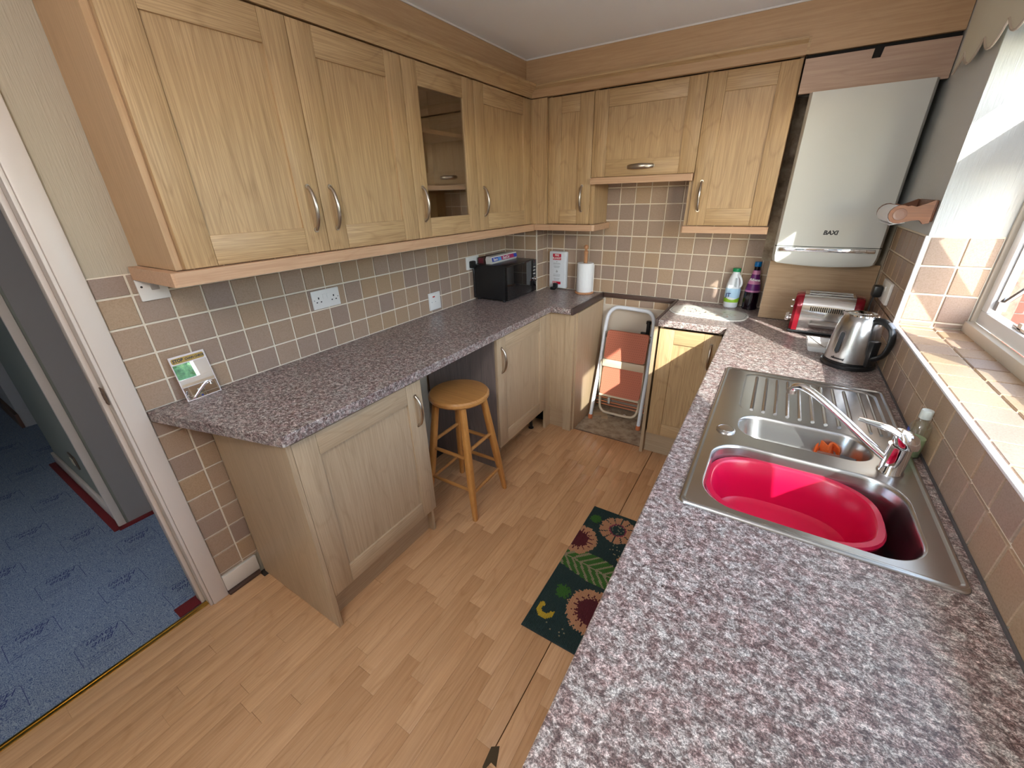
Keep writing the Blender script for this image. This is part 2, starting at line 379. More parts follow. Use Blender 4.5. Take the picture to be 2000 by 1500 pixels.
def text(name, body, size, mat, parent, X, Y, pos, ext=0.0004, shear=0.0, align='CENTER', bold=0.0, label=None, sx=1.0):
    """lettering lying in the plane spanned by reading direction X and up direction Y, at world position pos"""
    cu = bpy.data.curves.new(name, 'FONT'); cu.body = body; cu.size = size; cu.extrude = ext; cu.shear = shear
    cu.align_x = align; cu.align_y = 'CENTER'; cu.offset = bold; cu.materials.append(mat); cu.resolution_u = 3
    tmp = bpy.data.objects.new('tmp', cu); me = bpy.data.meshes.new_from_object(tmp); bpy.data.objects.remove(tmp)
    if not me.materials: me.materials.append(mat)
    o = bpy.data.objects.new(name, me); C.objects.link(o)
    X = Vector(X).normalized(); Y = Vector(Y); Y = (Y-X*Y.dot(X)).normalized(); Z = X.cross(Y)
    Mw = Matrix((X*sx, Y, Z)).transposed().to_4x4(); Mw.translation = Vector(pos)
    if parent is not None:
        o.parent = parent
        off = Vector(ORG.get(parent.name, (0, 0, 0)))
        Mw.translation = Vector(pos)-off
    o.matrix_basis = Mw
    if label: o['label'] = label
    return o
def plate(outer, holes, z0, z1, name, mat, bev=0.0):
    """flat slab with holes: 2D outlines"""
    b = bmesh.new(); es = []
    for lp in [outer]+holes:
        vs = [b.verts.new((x, y, z1)) for x, y in lp]
        es += [b.edges.new((vs[i], vs[(i+1) % len(vs)])) for i in range(len(vs))]
    bmesh.ops.triangle_fill(b, use_beauty=True, use_dissolve=False, edges=es)
    r = bmesh.ops.extrude_face_region(b, geom=b.faces[:])
    for q in r['geom']:
        if isinstance(q, bmesh.types.BMVert): q.co.z = z0
    bmesh.ops.recalc_face_normals(b, faces=b.faces[:])
    me = bpy.data.meshes.new(name); b.to_mesh(me); b.free(); me.materials.append(mat)
    o = bpy.data.objects.new(name, me); C.objects.link(o); ORG[o.name] = (0, 0, 0)
    if bev:
        m = o.modifiers.new('edge', 'BEVEL'); m.width = bev; m.segments = 3; m.limit_method = 'ANGLE'; m.angle_limit = math.radians(50)
    return o

# ================================================================== SETTING
H = 0.919
RW = 2.228           # right wall face
CZ = 2.32            # ceiling
YB = -4.2            # wall behind the camera
WX = 2.44            # window plane, inner face
SZ = 1.089           # sill grout level

# floor
fl = struct('floor', MB().box(-0.02, RW, YB, 0.0, -0.09, -0.012), simple('subfloor', (0.05, 0.035, 0.025), 0.9))
lengths = {}
def plank(x, y0, y1, w=0.064):
    L = round(y1-y0, 3); key = (L, w)
    if key not in lengths:
        lengths[key] = MB().box(-w/2+.0002, w/2-.0002, -L/2+.0002, L/2-.0002, -0.012, 0.0, bev=0.0005).mesh('plank', [PLANK])
    o = bpy.data.objects.new('plank', lengths[key]); C.objects.link(o); o.location = (x+w/2, (y0+y1)/2, 0); o.parent = fl
    return o
rp = random.Random(11)
for k in range(-21, 5):
    x = 1.340+k*0.064
    yend = -0.47
    if k == -21: yend = -2.40
    elif x < 0.12: yend = -2.30
    elif x < 0.30: yend = -1.0
    y0 = -3.5+rp.random()*0.35-(k % 2)*.2
    g_ = .003 if k == 0 else 0
    while y0 < yend-0.02:
        y1 = y0+rp.uniform(.30, .62)
        if yend-y1 < 0.10: y1 = yend
        if k == -1 and y0 < -2.45 and -2.55 < y1: y1 = -2.392
        plank(x+g_, y0, y1, 0.064-g_); y0 = y1
rest = MB()
rest.box(-0.02, -0.0042, -3.4, -2.6, -0.012, 0.0)
rest.box(-0.0, 1.59, YB, -3.3, -0.012, -0.0015); rest.box(1.596, RW, YB, -0.6, -0.012, 0.0)
struct('laminate_surround', rest, PLANK, fl)
struct('bare_screed', MB().box(0.70, 1.66, -0.4705, 0.0, -0.012, -0.003), DIRT, fl)
struct('chipped_edge', MB().prism([(0.76, -0.472), (0.80, -0.466), (0.88, -0.463), (0.93, -0.47), (1.05, -0.465), (1.27, -0.47), (1.27, -0.474), (0.76, -0.475)], 'z', -0.004, 0.0006), DARKW, fl)
struct('broken_chip', MB().prism([(1.330, -2.385), (1.352, -2.37), (1.372, -2.42), (1.352, -2.418), (1.343, -2.45), (1.335, -2.44)], 'z', -0.0005, 0.0008), simple('chip_hole', (0.07, 0.045, 0.02), 0.9), fl)

struct('ceiling', MB().box(-0.12, 2.75, YB-.1, 0.12, CZ, CZ+0.1), PLASTER)

# ---- tiles
_t = MB(); q = 0.5; e = 0.018; d = 0.005
_t.add([(-q, -q, 0), (q, -q, 0), (q, q, 0), (-q, q, 0), (-q, -q, d-.0015), (q, -q, d-.0015), (q, q, d-.0015), (-q, q, d-.0015),
        (-q+e, -q+e, d), (q-e, -q+e, d), (q-e, q-e, d), (-q+e, q-e, d)],
       [(0, 1, 5, 4), (1, 2, 6, 5), (2, 3, 7, 6), (3, 0, 4, 7), (4, 5, 9, 8), (5, 6, 10, 9), (6, 7, 11, 10), (7, 4, 8, 11), (8, 9, 10, 11)])
TMESH = _t.mesh('tile', [TILE])
def tile(parent, c, u, v, w, h):
    if w < 0.008 or h < 0.008: return
    u, v = Vector(u), Vector(v); n = u.cross(v)
    o = bpy.data.objects.new('tile', TMESH); C.objects.link(o); o.parent = parent
    Mx = Matrix((u*(w-.0072), v*(h-.0072), n)).transposed().to_4x4(); Mx.translation = Vector(c)
    o.matrix_basis = Mx
def grid(parent, o, u, v, ua, ub, u0, va, vb, v0, p=0.1, skip=None):
    """tiles over [ua,ub]x[va,vb] of the plane o+u*a+v*b, joints at u0+k*p and v0+k*p"""
    o, u, v = Vector(o), Vector(u), Vector(v)
    def cuts(a, b, s):
        r = [a]; k = math.ceil((a-s)/p+1e-6)
        while s+k*p < b-1e-6: r.append(s+k*p); k += 1
        return r+[b]
    cu, cv = cuts(ua, ub, u0), cuts(va, vb, v0)
    for i in range(len(cu)-1):
        for j in range(len(cv)-1):
            a, b = (cu[i]+cu[i+1])/2, (cv[j]+cv[j+1])/2
            if skip and skip(a, b): continue
            tile(parent, o+u*a+v*b, u, v, cu[i+1]-cu[i], cv[j+1]-cv[j])

# ---- left wall (with the doorway to the hall)
wl = MB(); wl.box(-0.12, -0.0, -2.565, 0.0, -0.05, CZ); wl.box(-0.12, 0.0, YB, -3.43, -0.05, CZ); wl.box(-0.12, 0.0, -3.43, -2.565, 2.04, CZ)
WL = struct('wall_left', wl, PAPER)
part('grout_bed', MB().box(0, 0.0015, -2.535, 0.0, H-.02, 1.381).box(0, .0015, -2.535, -2.35, 0.1, H), GROUT, WL)
Z0 = 0.9145
Yl = -2.4405
X, Y_, Z = (1, 0, 0), (0, 1, 0), (0, 0, 1)
grid(WL, (0.0015, 0, 0), Y_, Z, -2.535, -0.17, Yl, H+.001, 1.381, Z0-.001+.1)
grid(WL, (0.0015, 0, 0), Y_, Z, -2.535, -2.37, Yl, 0.104, 0.88, Z0)
# boxed-in corner
WC = struct('wall_corner', MB().box(0, 0.275, -0.165, 0.0, H-.02, 1.42), GROUT)
grid(WC, (0, -0.165, 0), X, Z, 0.005, 0.28, 0.08, H+.001, 1.40, Z0+.1)
grid(WC, (0.275, 0, 0), Y_, Z, -0.17, 0.0, -0.07, H+.001, 1.40, Z0+.1)
part('corner_trim', MB().box(0.274, 0.283, -0.173, -0.164, H, 1.40, bev=.002), simple('cream_trim', (0.75, 0.68, 0.58), .5), WC)
# ---- back wall
WB = struct('wall_back', MB().box(-0.12, 2.75, 0.0, 0.12, -0.05, CZ), GAPW)
part('grout_bed', MB().box(0.28, 2.2, -0.0015, 0, H-.02, 1.70).box(0.765, 1.27, -0.0015, 0, 0.832, H), GROUT, WB)
grid(WB, (0, -0.0015, 0), X, Z, 0.283, 1.76, 0.8236, H+.001, 1.70, Z0+.1, skip=lambda a, b: (a < 0.74 and b > 1.41) or (a > 1.36 and b > 1.42))
grid(WB, (0, -0.0015, 0), X, Z, 0.770, 1.262, 0.8236, 0.834, 0.888, 5)
# dirty strip of bare wall beside the boiler
part('rough_strip', MB().box(1.712, 1.80, -0.02, -0.001, 1.2, 2.0), DIRT, WB)

# ---- right wall with the window opening  y -2.49..-0.84, z 1.09..2.06
YW0, YW1, ZW1 = -2.55, -0.83, 2.06
wr = MB(); wr.box(RW, 2.49, YW1, 0.0, -0.05, CZ); wr.box(RW, 2.49, YB, YW0, -0.05, CZ)
wr.box(RW, 2.49, YW0, YW1, -0.05, SZ); wr.box(RW, 2.49, YW0, YW1, ZW1, CZ)
WR = struct('wall_right', wr, PAPERW)
Yr = -0.83
part('grout_bed', MB().box(RW-.0015, RW, YB+.6, -0.02, H-.02, SZ+.0045).box(RW-.0015, RW, YW1, -0.02, SZ, 1.417).box(RW, WX-.02, YW1-.0015, YW1, SZ, 1.417)
     .box(RW, WX, YW0, YW1, SZ, SZ+.0015), GROUT, WR)
grid(WR, (RW-.0015, 0, 0), (0, -1, 0), Z, 0.02, 3.7, -Yr+.0, H+.001, SZ+.004, Z0+.1)
grid(WR, (RW-.0015, 0, 0), (0, -1, 0), Z, 0.30, -YW1, -Yr, SZ+.004, 1.417, Z0+.1+.1*0)
grid(WR, (0, YW1-.0015, 0), X, Z, RW+.006, WX-.02, 2.332, SZ+.006, 1.417, Z0+.1)
grid(WR, (0, 0, SZ+.0015), X, Y_, RW+.006, WX-.002, 2.332, YW0+.005, YW1-.006, -0.885)
edge = MB()
edge.box(RW-.008, RW+.006, YW0, YW1+.0, SZ+.0005, SZ+.0075, bev=.002)
edge.box(RW-.008, RW+.006, YW1-.008, YW1+.003, SZ, 1.417, bev=.002)
part('tile_edge_strip', edge, simple('white_edge_strip', (.85, .84, .86), .3), WR)

# ---- wall behind the camera, with an added glazed door letting in fill light
wf = MB(); wf.box(-0.12, 0.5, YB-.12, YB, -0.05, CZ); wf.box(1.5, 2.75, YB-.12, YB, -0.05, CZ); wf.box(.5, 1.5, YB-.12, YB, 2.24, CZ)
wf.box(.5, 1.5, YB-.12, YB, -.05, .08)
struct('wall_front', wf, PAPER)
dm = MB()
for a_, b_ in ((.5, .58), (.97, 1.03), (1.42, 1.5)): dm.box(a_, b_, YB-.09, YB-.03, .08, 2.24)
dm.box(.5, 1.5, YB-.089, YB-.031, .081, .16); dm.box(.5, 1.5, YB-.089, YB-.031, 2.16, 2.239)
D2 = struct('added_glazed_door', dm, UPVC)
for a_, b_ in ((.58, .97), (1.03, 1.42)): part('pane', MB().box(a_, b_, YB-.062, YB-.058, .16, 2.16), GLASS, D2)
# unseen globe lamp added behind the camera to brighten the room
pl_ = thing('added_fill_lamp', 'added opal globe fill lamp, unseen behind the camera', 'lamp', (1.38, -3.20, 2.0))
part('flex', MB().tube([(1.38, -3.20, 2.319), (1.38, -3.20, 2.15)], .004, 6), WPLA, pl_)
gm, gt, gb = newmat('fill_lamp_glow'); gb.inputs['Base Color'].default_value = (.9, .9, .9, 1); gb.inputs['Emission Color'].default_value = (1, .97, .95, 1); gb.inputs['Emission Strength'].default_value = LAMP
part('globe', MB().lathe([(.03, 2.15)]+[(.15*math.sin(t_*math.pi/12), 2.0+.15*math.cos(t_*math.pi/12)) for t_ in range(2, 12)]+[(.001, 1.85)], (1.38, -3.20), 24), gm, pl_)

# ---- window
WN = struct('window_1', MB().box(WX-.03, WX-.004, YW0, YW1, SZ+.003, SZ+.042, bev=.003), simple('sill_upstand', (.70, .64, .55), .5))
fr = MB(); x0, x1 = WX-.003, WX+.034; zb, zt = SZ+.04, 2.055
fr.box(x0, x1, YW0, YW1, zb, zb+.045, bev=.004); fr.box(x0, x1, YW0, YW1, zt-.075, zt+.01, bev=.004)
fr.box(x0, x1, YW1-.056, YW1+.004, zb+.0445, zt-.0745, bev=.004); fr.box(x0, x1, YW0, YW0+.06, zb+.0445, zt-.0745, bev=.004)
fr.box(x0+.0005, x1+.03, -1.425, -1.275, zb+.0445, zt-.0745, bev=.004)
fr.box(x0, x1, -1.2745, YW1-.0565, 1.655, 1.845, bev=.004)
part('window_frame', fr, UPVC, WN)
part('jamb_liner', MB().box(WX-.018, WX, YW1-.012, YW1, SZ+.01, zt, bev=.002), simple('beige_seal', (.5, .44, .37), .7), WN)
part('pane', MB().box(x0+.016, x0+.020, YW0+.06, -1.425, zb+.045, zt-.075), GLASS, WN)
part('pane', MB().box(x0+.016, x0+.020, -1.275, YW1-.056, 1.845, zt-.075), GLASS, WN)
# open lower sash, hinged at its top edge, swung outwards
sa = MB(); sw, sh = 0.385, 0.52
for a in ((0, sw, 0, .05), (0, sw, sh-.05, sh), (0, .07, .05, sh-.05), (sw-.06, sw, .05, sh-.05)): sa.box(-.025, .025, a[0], a[1], -a[3], -a[2], bev=.004)
Ms = Matrix.Translation((x1+.03, -1.272, 1.70)) @ Matrix.Rotation(math.radians(-38), 4, 'Y')
sa.xf(Ms); SASH = part('open_sash', sa, UPVC, WN)
part('pane', MB().box(-.003, .003, .07, sw-.06, -sh+.05, -.05).xf(Ms), GLASS, SASH)
stay = MB(); stay.box(x0+.012, x0+.024, -.896, -.886, zb+.07, zb+.52)
stay.tube([(x0+.025, -.905, zb+.085), (x0+.12, -.907, zb+.23), (x0+.26, -.91, zb+.42)], .008, 6)
stay.box(x0+.010, x0+.034, -.915, -.886, zb+.06, zb+.09)
part('friction_stay', stay, ALU, WN)
part('lock_keep', MB().box(x0+.010, x0+.03, -1.16, -1.06, zb+.045, zb+.055, bev=.003).box(x0+.010, x0+.033, -1.12, -1.095, zb+.045, zb+.066), STEELD, WN)

# ---- door frame to the hall
DF = struct('door_1', MB().box(-.125, .0, -2.605, -2.565, -.0, 2.04).box(-.125, 0, -3.43, -3.39, 0, 2.04).box(-.125, 0, -3.39, -2.605, 2.0, 2.04), GLOSSW)
ar = MB()
for (ya, yb) in ((-2.595, -2.535), (-3.47, -3.41)): ar.box(0, .017, ya, yb, 0, 2.09, bev=.004)
ar.box(0, .017, -3.47, -2.535, 2.03, 2.09, bev=.004)
ar.box(0, .011, -2.606, -2.595, 0, 2.04, bev=.003)
part('architrave', ar, GLOSSW, DF, bev=0)
part('door_stop', MB().box(-.085, -.04, -2.62, -2.605, 0, 2.0, bev=.003).box(-.085, -.04, -3.39, -3.375, 0, 2.0, bev=.003), GLOSSW, DF)
part('strike_plate', MB().box(-.03, -.005, -2.611, -2.608, .98, 1.04).box(-.022, -.010, -2.613, -2.610, .995, 1.022), simple('rusty_steel', (.16, .10, .07), .6, .4), DF)
struct('trim_1', MB().box(-.035, -.008, -3.39, -2.60, 0.0, .006, bev=.0025).box(-.028, -.022, -3.39, -2.60, .004, .0085, bev=.001), BRASS)
BL = struct('baseboard_left', MB().box(0, .016, -2.535, -2.39, .018, .10, bev=.004), simple('chipped_white_paint', (.68, .62, .55), .45, bump=.3))
part('floor_strip', MB().box(0, .03, -2.535, -2.395, 0, .016, bev=.004), DARKW, BL)

# ---- hall beyond the doorway
HF = struct('floor_hall', MB().box(-4.6, -.012, -5.2, .6, -.06, -.004), UNDER)
def box_print(ox, oy):
    # rounded outline plus script words and a landscape scribble, printed flat
    m = MB(); z = -.0036; r = .02; w_, h_ = .135, .15; t = .0017
    def line(pts):
        for a, b in zip(pts[:-1], pts[1:]):
            a, b = Vector((*a, 0)), Vector((*b, 0)); dd = (b-a); L = dd.length
            if L < 1e-5: continue
            n_ = Vector((-dd.y, dd.x, 0))/L*t/2; dd = dd/L*t*.3
            q = [a-n_-dd, b-n_+dd, b+n_+dd, a+n_-dd]; m.add([(p.x, p.y, z) for p in q], [(0, 1, 2, 3)])
    o = [(ox+w_, oy), (ox+r, oy)]+[(ox+r-r*math.sin(a), oy+r-r*math.cos(a)) for a in (.5, 1.0, 1.57)]+[(ox, oy+h_-r)]
    o += [(ox+r-r*math.cos(a), oy+h_-r+r*math.sin(a)) for a in (.5, 1.0, 1.57)]+[(ox+w_, oy+h_)]
    line(o)
    rr = random.Random(int((ox+9)*1000+(oy+9)*100))
    for xo in (.75, .86, .97):
        line([(ox+w_*xo+rr.uniform(-.006, .006), oy+h_*i/9) for i in range(1, 9)])
    line([(ox+w_, oy), (ox+w_*.98, oy+h_*.5), (ox+w_, oy+h_)][:1]+[(ox+w_*.99, oy+h_*.3)])
    g = struct('printed_outline', m, INKB, HF)
    for wd, dx, dy in (('Blue', .052, .118), ('Haven', .022, .142)):
        text('lettering', wd, .040, INKB, g, (0, -1, 0), (1, 0, 0), (ox+dx, oy+dy, z), ext=.0001, shear=.5, align='LEFT')
for j in range(-6, 8):
    for i in range(-1, 6):
        ox = -.82-.278*(j % 2)-.556*i+.556; oy = -2.985+.1465*j
        if ox+.14 > -.04 or oy > -1.6: continue
        if ox < -2.9 or oy < -3.3: continue
        if oy > -2.74 and -2.15 < ox+.14 and ox+.14 > -2.15 and ox < -.93 and oy+.15 > -2.62: continue
        box_print(ox, oy)
HB = MB(); HB.box(-2.1, -.95, -2.61, -1.0, -.05, CZ)
hb = struct('wall_hall', HB, [HALLW])
part('corner_face', MB().box(-.95, -.946, -2.59, -1.0, 0, CZ), HALLD, hb)
part('corner_architrave', MB().box(-1.015, -.943, -2.628, -2.61, 0, CZ, bev=.004).box(-.962, -.942, -2.634, -2.60, 0, CZ, bev=.004), GLOSSW, hb)
part('baseboard', MB().box(-2.11, -1.015, -2.626, -2.61, 0, .085, bev=.003), GLOSSW, hb)
part('carpet_gripper', MB().box(-2.12, -.93, -2.66, -2.627, -.004, .008, bev=.003).box(-.943, -.915, -2.64, -1.3, -.004, .008, bev=.003), REDC, hb)
hb2 = struct('wall_hall_far', MB().box(-4.6, -3.04, -2.60, -1.0, -.05, CZ), simple('hall_far_paint', (.38, .38, .40), .8))
part('baseboard', MB().box(-4.6, -3.03, -2.62, -2.60, 0, .12), simple('brown_skirting', (.10, .05, .035), .5), hb2)
hw = MB(); hw.box(-4.7, -4.6, -5.2, .6, 0, CZ); hw.box(-4.6, -.12, .5, .6, 0, CZ); hw.box(-4.6, -.12, -5.3, -5.2, 0, CZ); hw.box(-4.6, -.12, -5.2, .6, CZ, CZ+.1)
struct('wall_hall_outer', hw, HALLW)
part('carpet_scrap', MB().box(-.105, -.045, -2.70, -2.606, -.004, .006, bev=.002), REDC, HF)
sk = thing('phone_socket', 'brown metal socket plate low on the hall wall beyond the doorway', 'socket', (-1.415, -2.61, .22))
part('plate', MB().box(-1.47, -1.36, -2.618, -2.61, .215, .30, bev=.003), CHOC, sk)
part('insert', MB().box(-1.44, -1.39, -2.622, -2.617, .235, .28, bev=.002), simple('cream_insert', (.55, .5, .4), .4), sk)

# ---- outdoors
struct('ground', MB().box(2.50, 9, -9, 6, -.3, -.2).box(-5, 2.50, -9, YB-.12, -.3, -.2), PATIO)
bw = struct('wall_outside', MB().box(2.98, 5.6, 1.004, 1.2, -.2, 2.3), simple('mortar', (.16, .13, .11), .95))
bmesh_b = MB().box(-.5, .5, -.006, .1, -.5, .5).mesh('brick', [BRICK])
for r_ in range(20):
    for c_ in range(7):
        xx = 3.10+.225*c_+(.1125 if r_ % 2 else 0)
        o = bpy.data.objects.new('brick', bmesh_b); C.objects.link(o); o.parent = bw; o.location = (xx, 1.0, .1+.075*r_); o.scale = (.214, .1, .066)
tr = thing('tree_trunk', 'rough brown tree trunk against the brick wall outside the window', 'tree', (2.93, .75, -.2))
tt = MB(); rt_ = random.Random(3)
tt.loft([[(2.90+.05*math.sin(zz*2)+(.13+rt_.uniform(-.02, .02))*math.cos(a), .75+(.13+rt_.uniform(-.02, .02))*math.sin(a), zz) for a in [math.pi*2*i/14 for i in range(14)]] for zz in [-.2+.13*i for i in range(20)]])
part('trunk', tt, BARK, tr)
hd = MB(); rh = random.Random(5)
for i in range(1500):
    c_ = Vector((6.2+rh.gauss(0, .35), rh.uniform(-7.5, .4), rh.uniform(-.2, 2.0))); a = Vector((rh.gauss(0, 1), rh.gauss(0, 1), rh.gauss(0, 1))).normalized()*rh.uniform(.05, .12)
    b_ = a.cross(Vector((rh.random(), rh.random(), rh.random()))).normalized()*rh.uniform(.04, .08)
    hd.add([c_-a, c_+b_, c_+a, c_-b_], [(0, 1, 2, 3)])
hd.box(6.1, 6.7, -7.5, .5, -.2, 1.85)
struct('sun_blocker', MB().box(.85, 3.2, -9, -5.05, -.2, 3.4), simple('sun_blocker_finish', (.5, .46, .40), .9))  # unseen block added to keep the sun out of the glazed door
h_ = solo('hedge', hd, HEDGE, 'long green hedge across the garden outside the window', 'hedge'); h_['kind'] = 'stuff'

# ================================================================== CABINETS
def uvn(run, x0, y0, z0):
    """map (u,v,n) boxes to world: run 'L' faces +x, run 'B' faces -y"""
    if run == 'L': return lambda u0, u1, v0, v1, n0, n1: (x0+n0, x0+n1, y0+u0, y0+u1, z0+v0, z0+v1)
    return lambda u0, u1, v0, v1, n0, n1: (x0+u0, x0+u1, y0-n1, y0-n0, z0+v0, z0+v1)
def door_part(parent, run, x0, y0, z0, w_, h_, glassy=False, st=.088, pal=None, thin=.02):
    F = uvn(run, x0, y0, z0); m = MB(); g = .0015
    A = pal or OAK
    m.box(*F(g, st, g, h_-g, 0, thin), 0, bev=.0012); m.box(*F(w_-st, w_-g, g, h_-g, 0, thin), 0, bev=.0012)
    m.box(*F(st+.0007, w_-st-.0007, g, st, .001, thin-.0003), 1, bev=.0014); m.box(*F(st+.0007, w_-st-.0007, h_-st, h_-g, .001, thin-.0003), 1, bev=.0014)
    if not glassy: m.box(*F(st-.002, w_-st+.002, st-.002, h_-st+.002,   .002, thin-.0095), 0)
    d_ = part('door', m, [A['z'], A['y' if run == 'L' else 'x']], parent)
    if glassy: part('glass_pane', MB().box(*F(st-.002, w_-st+.002, st-.002, h_-st+.002, thin-.012, thin-.008)), CABGL, d_)
    return d_
def handle_part(door, run, x0, y0, z0, L=.145, horiz=False):
    """bow handle, foot at (x0,y0,z0) on the door face"""
    pts = []; rr = []
    for i in range(13):
        t = i/12; n = .004+.027*math.sin(math.pi*t)**.6; s_ = L*t
        if run == 'L': p = (x0+n, y0, z0+s_)
        elif horiz: p = (x0+s_, y0-n, z0)
        else: p = (x0, y0-n, z0+s_)
        pts.append(p); rr.append(.0056+.0022*math.sin(math.pi*t))
    m = MB().tube(pts, rr, 10, flat=1.9 if horiz else 1.0)
    for s_ in (0, L):
        if run == 'L': c = (x0, y0, z0+s_); m.tube([c, (x0+.004, y0, z0+s_)], .0085, 12)
        elif horiz: c = (x0+s_, y0, z0); m.tube([c, (x0+s_, y0-.004, z0)], .0085, 12)
        else: m.tube([(x0, y0, z0+s_), (x0, y0-.004, z0+s_)], .0085, 12)
    return part('handle', m, NICKEL, door)

ZB, ZT = 1.404, 2.118
# left run of wall cabinets, door faces at x = 0.3065
def wallcab_left(ya, yb, label, hy, hz=1.484, glassy=False, endp=False):
    t = thing('wall_cabinet', label, 'cabinet', (0.15, (ya+yb)/2, ZB), group=None)
    c = MB()
    a = ya+.001; b = yb-.001
    c.box(.003, .284, a, a+.016, ZB, ZT+.03); c.box(.003, .284, b-.016, b, ZB, ZT+.03)
    c.box(.003, .284, a+.016, b-.016, ZB, ZB+.016); c.box(.003, .284, a+.016, b-.016, ZT-.016, ZT); c.box(.003, .01, a+.016, b-.016, ZB+.016, ZT-.016)
    part('carcass', c, SMO['z'], t)
    if glassy:
        for z in (1.62, 1.86): part('shelf', MB().box(.01, .27, a+.016, b-.016, z, z+.018), RAIL['y'], t)
    if endp: part('end_panel', MB().box(.002, .285, ya-.018, ya, ZB, CZ-.004), SMO['z'], t)
    d_ = door_part(t, 'L', .2865, ya, ZB, yb-ya, ZT-ZB, glassy, .09)
    handle_part(d_, 'L', .3065, hy, hz)
    return t
wallcab_left(-2.378, -1.884, 'oak wall cabinet over the worktop end by the hall doorway', -1.928, endp=True)
wallcab_left(-1.884, -1.389, 'oak wall cabinet between the end cabinet and the glass-fronted one', -1.836)
wallcab_left(-1.389, -.893, 'oak wall cabinet with a clear glass door', -1.336, glassy=True)
wallcab_left(-.893, -.299, 'oak wall cabinet above the microwave in the corner', -.838)
cp_ = thing('corner_post', 'plain oak filler post between the two runs of wall cabinets', 'cabinet post', (.35, -.28, ZB))
part('board', MB().box(.2865, .3065, -.299, -.268, ZB, ZT), OAK['z'], cp_)
part('board', MB().box(.3065, .4145, -.287, -.267, ZB, ZT), OAK['z'], cp_)

def wallcab_back(xa, xb, za, label, horiz=False, hx=0, hz=1.484):
    t = thing('wall_cabinet', label, 'cabinet', ((xa+xb)/2, -.15, za))
    c = MB(); yf = -.246; a = xa+.001; b = xb-.001
    c.box(a, a+.016, yf, -.003, za, ZT+.03); c.box(b-.016, b, yf, -.003, za, ZT+.03); c.box(a+.016, b-.016, yf, -.003, za, za+.016); c.box(a+.016, b-.016, yf, -.003, ZT-.016, ZT)
    part('carcass', c, SMO['z'], t)
    d_ = door_part(t, 'B', xa, -.247, za, xb-xa, ZT-za, st=.088)
    handle_part(d_, 'B', hx, -.267, hz, horiz=horiz)
    return t
wallcab_back(.4145, .7114, ZB, 'narrow oak wall cabinet above the fire blanket and kitchen roll', hx=.656)
ex = wallcab_back(.7114, 1.3116, 1.672, 'wide short oak wall cabinet hiding the extractor, with a lift-up door', True, .94, 1.720)
wallcab_back(1.3116, 1.7105, ZB, 'oak wall cabinet beside the white boiler', hx=1.357)
part('side_panel', MB().box(.7114, .735, -.2455, -.003, ZB, 1.672), OAK['z'], bpy.data.objects['wall_cabinet.004'])
part('side_panel', MB().box(1.288, 1.312, -.2455, -.003, ZB, 1.672), OAK['z'], bpy.data.objects['wall_cabinet.006'])

# pelmets (light rails)
def pelmet(name, pts, z0, z1, label, mat):
    """pts: outline in plan"""
    m = MB(); m.prism(pts, 'z', z0, z1)
    return solo(name, m, mat, label, 'light rail', bev=.006, org=(pts[0][0], pts[0][1], z0))
pelmet('light_rail', [(.005, -2.425), (.322, -2.425), (.328, -2.42), (.328, -.33), (.328, -.29), (.30, -.29), (.30, -2.398), (.005, -2.398)], 1.362, 1.4025, 'long beech light rail under the left wall cabinets', RAIL['y'])
pelmet('light_rail', [(.3285, -.289), (.3285, -.302), (.748, -.302), (.762, -.29), (.762, -.005), (.742, -.005), (.742, -.275), (.35, -.275)], 1.366, 1.4025, 'short beech light rail under the narrow corner wall cabinet', RAIL['x'])
pelmet('light_rail', [(.714, -.288), (1.308, -.288), (1.308, -.263), (.714, -.263)], 1.635, 1.670, 'beech light rail under the short extractor cabinet', RAIL['x'])
pelmet('light_rail', [(1.290, -.302), (1.718, -.302), (1.718, -.275), (1.290, -.275)], 1.368, 1.4025, 'beech light rail under the cabinet beside the boiler', RAIL['x'])
# cornice, flared profile
def cornice_prof(n0): return [(n0, 2.128), (n0+.004, 2.122), (n0+.012, 2.122), (n0+.014, 2.142), (n0+.026, 2.158), (n0+.046, 2.172), (n0+.054, 2.175), (n0+.054, 2.187), (n0, 2.187)]
m = MB(); P_ = cornice_prof(.0)
XL, YBk = .300, -.262
m.loft([[(XL+n, -2.420-n*.0, z) for n, z in P_], [(XL+n, YBk-n, z) for n, z in P_]])
m.box(.01, XL, -2.42, -2.40, 2.122, 2.186)
cn = solo('cornice', m, OAK['y'], 'flared oak cornice along the top of the left wall cabinets', 'cornice', org=(.3, -2.4, 2.12))
m = MB(); m.loft([[(XL+n, YBk-n, z) for n, z in P_], [(1.712, YBk-n, z) for n, z in P_]])
m.box(1.7125, 1.722, -.30, YBk, 2.122, 2.186)
solo('cornice', m, OAK['x'], 'flared oak cornice along the top of the back wall cabinets', 'cornice', org=(.3, -.26, 2.12))
# bulkhead boards up to the ceiling
solo('bulkhead_board', MB().box(.255, .275, -2.395, -.275, 2.10, CZ-.001), SMO['y'], 'oak board closing the gap to the ceiling above the left cabinets', 'panel', org=(.27, -1.3, 2.1))
solo('bulkhead_board', MB().box(.276, 2.226, -.295, -.275, 2.122, CZ-.001), SMO['x'], 'oak board closing the gap to the ceiling above the back cabinets and boiler', 'panel', org=(1.2, -.28, 2.1))
SEAL = simple('white_sealant', (.8, .76, .72), .5)
solo('sealant_line', MB().box(.2755, .281, -2.39, -.302, CZ-.008, CZ-.001), SEAL, 'thin white sealant bead between left oak board and ceiling', 'sealant', org=(.28, -1.3, CZ-.008))
solo('sealant_line', MB().box(.28, 2.22, -.301, -.2955, CZ-.008, CZ-.001), SEAL, 'thin white sealant bead between back oak board and ceiling', 'sealant', org=(1.2, -.3, CZ-.008))
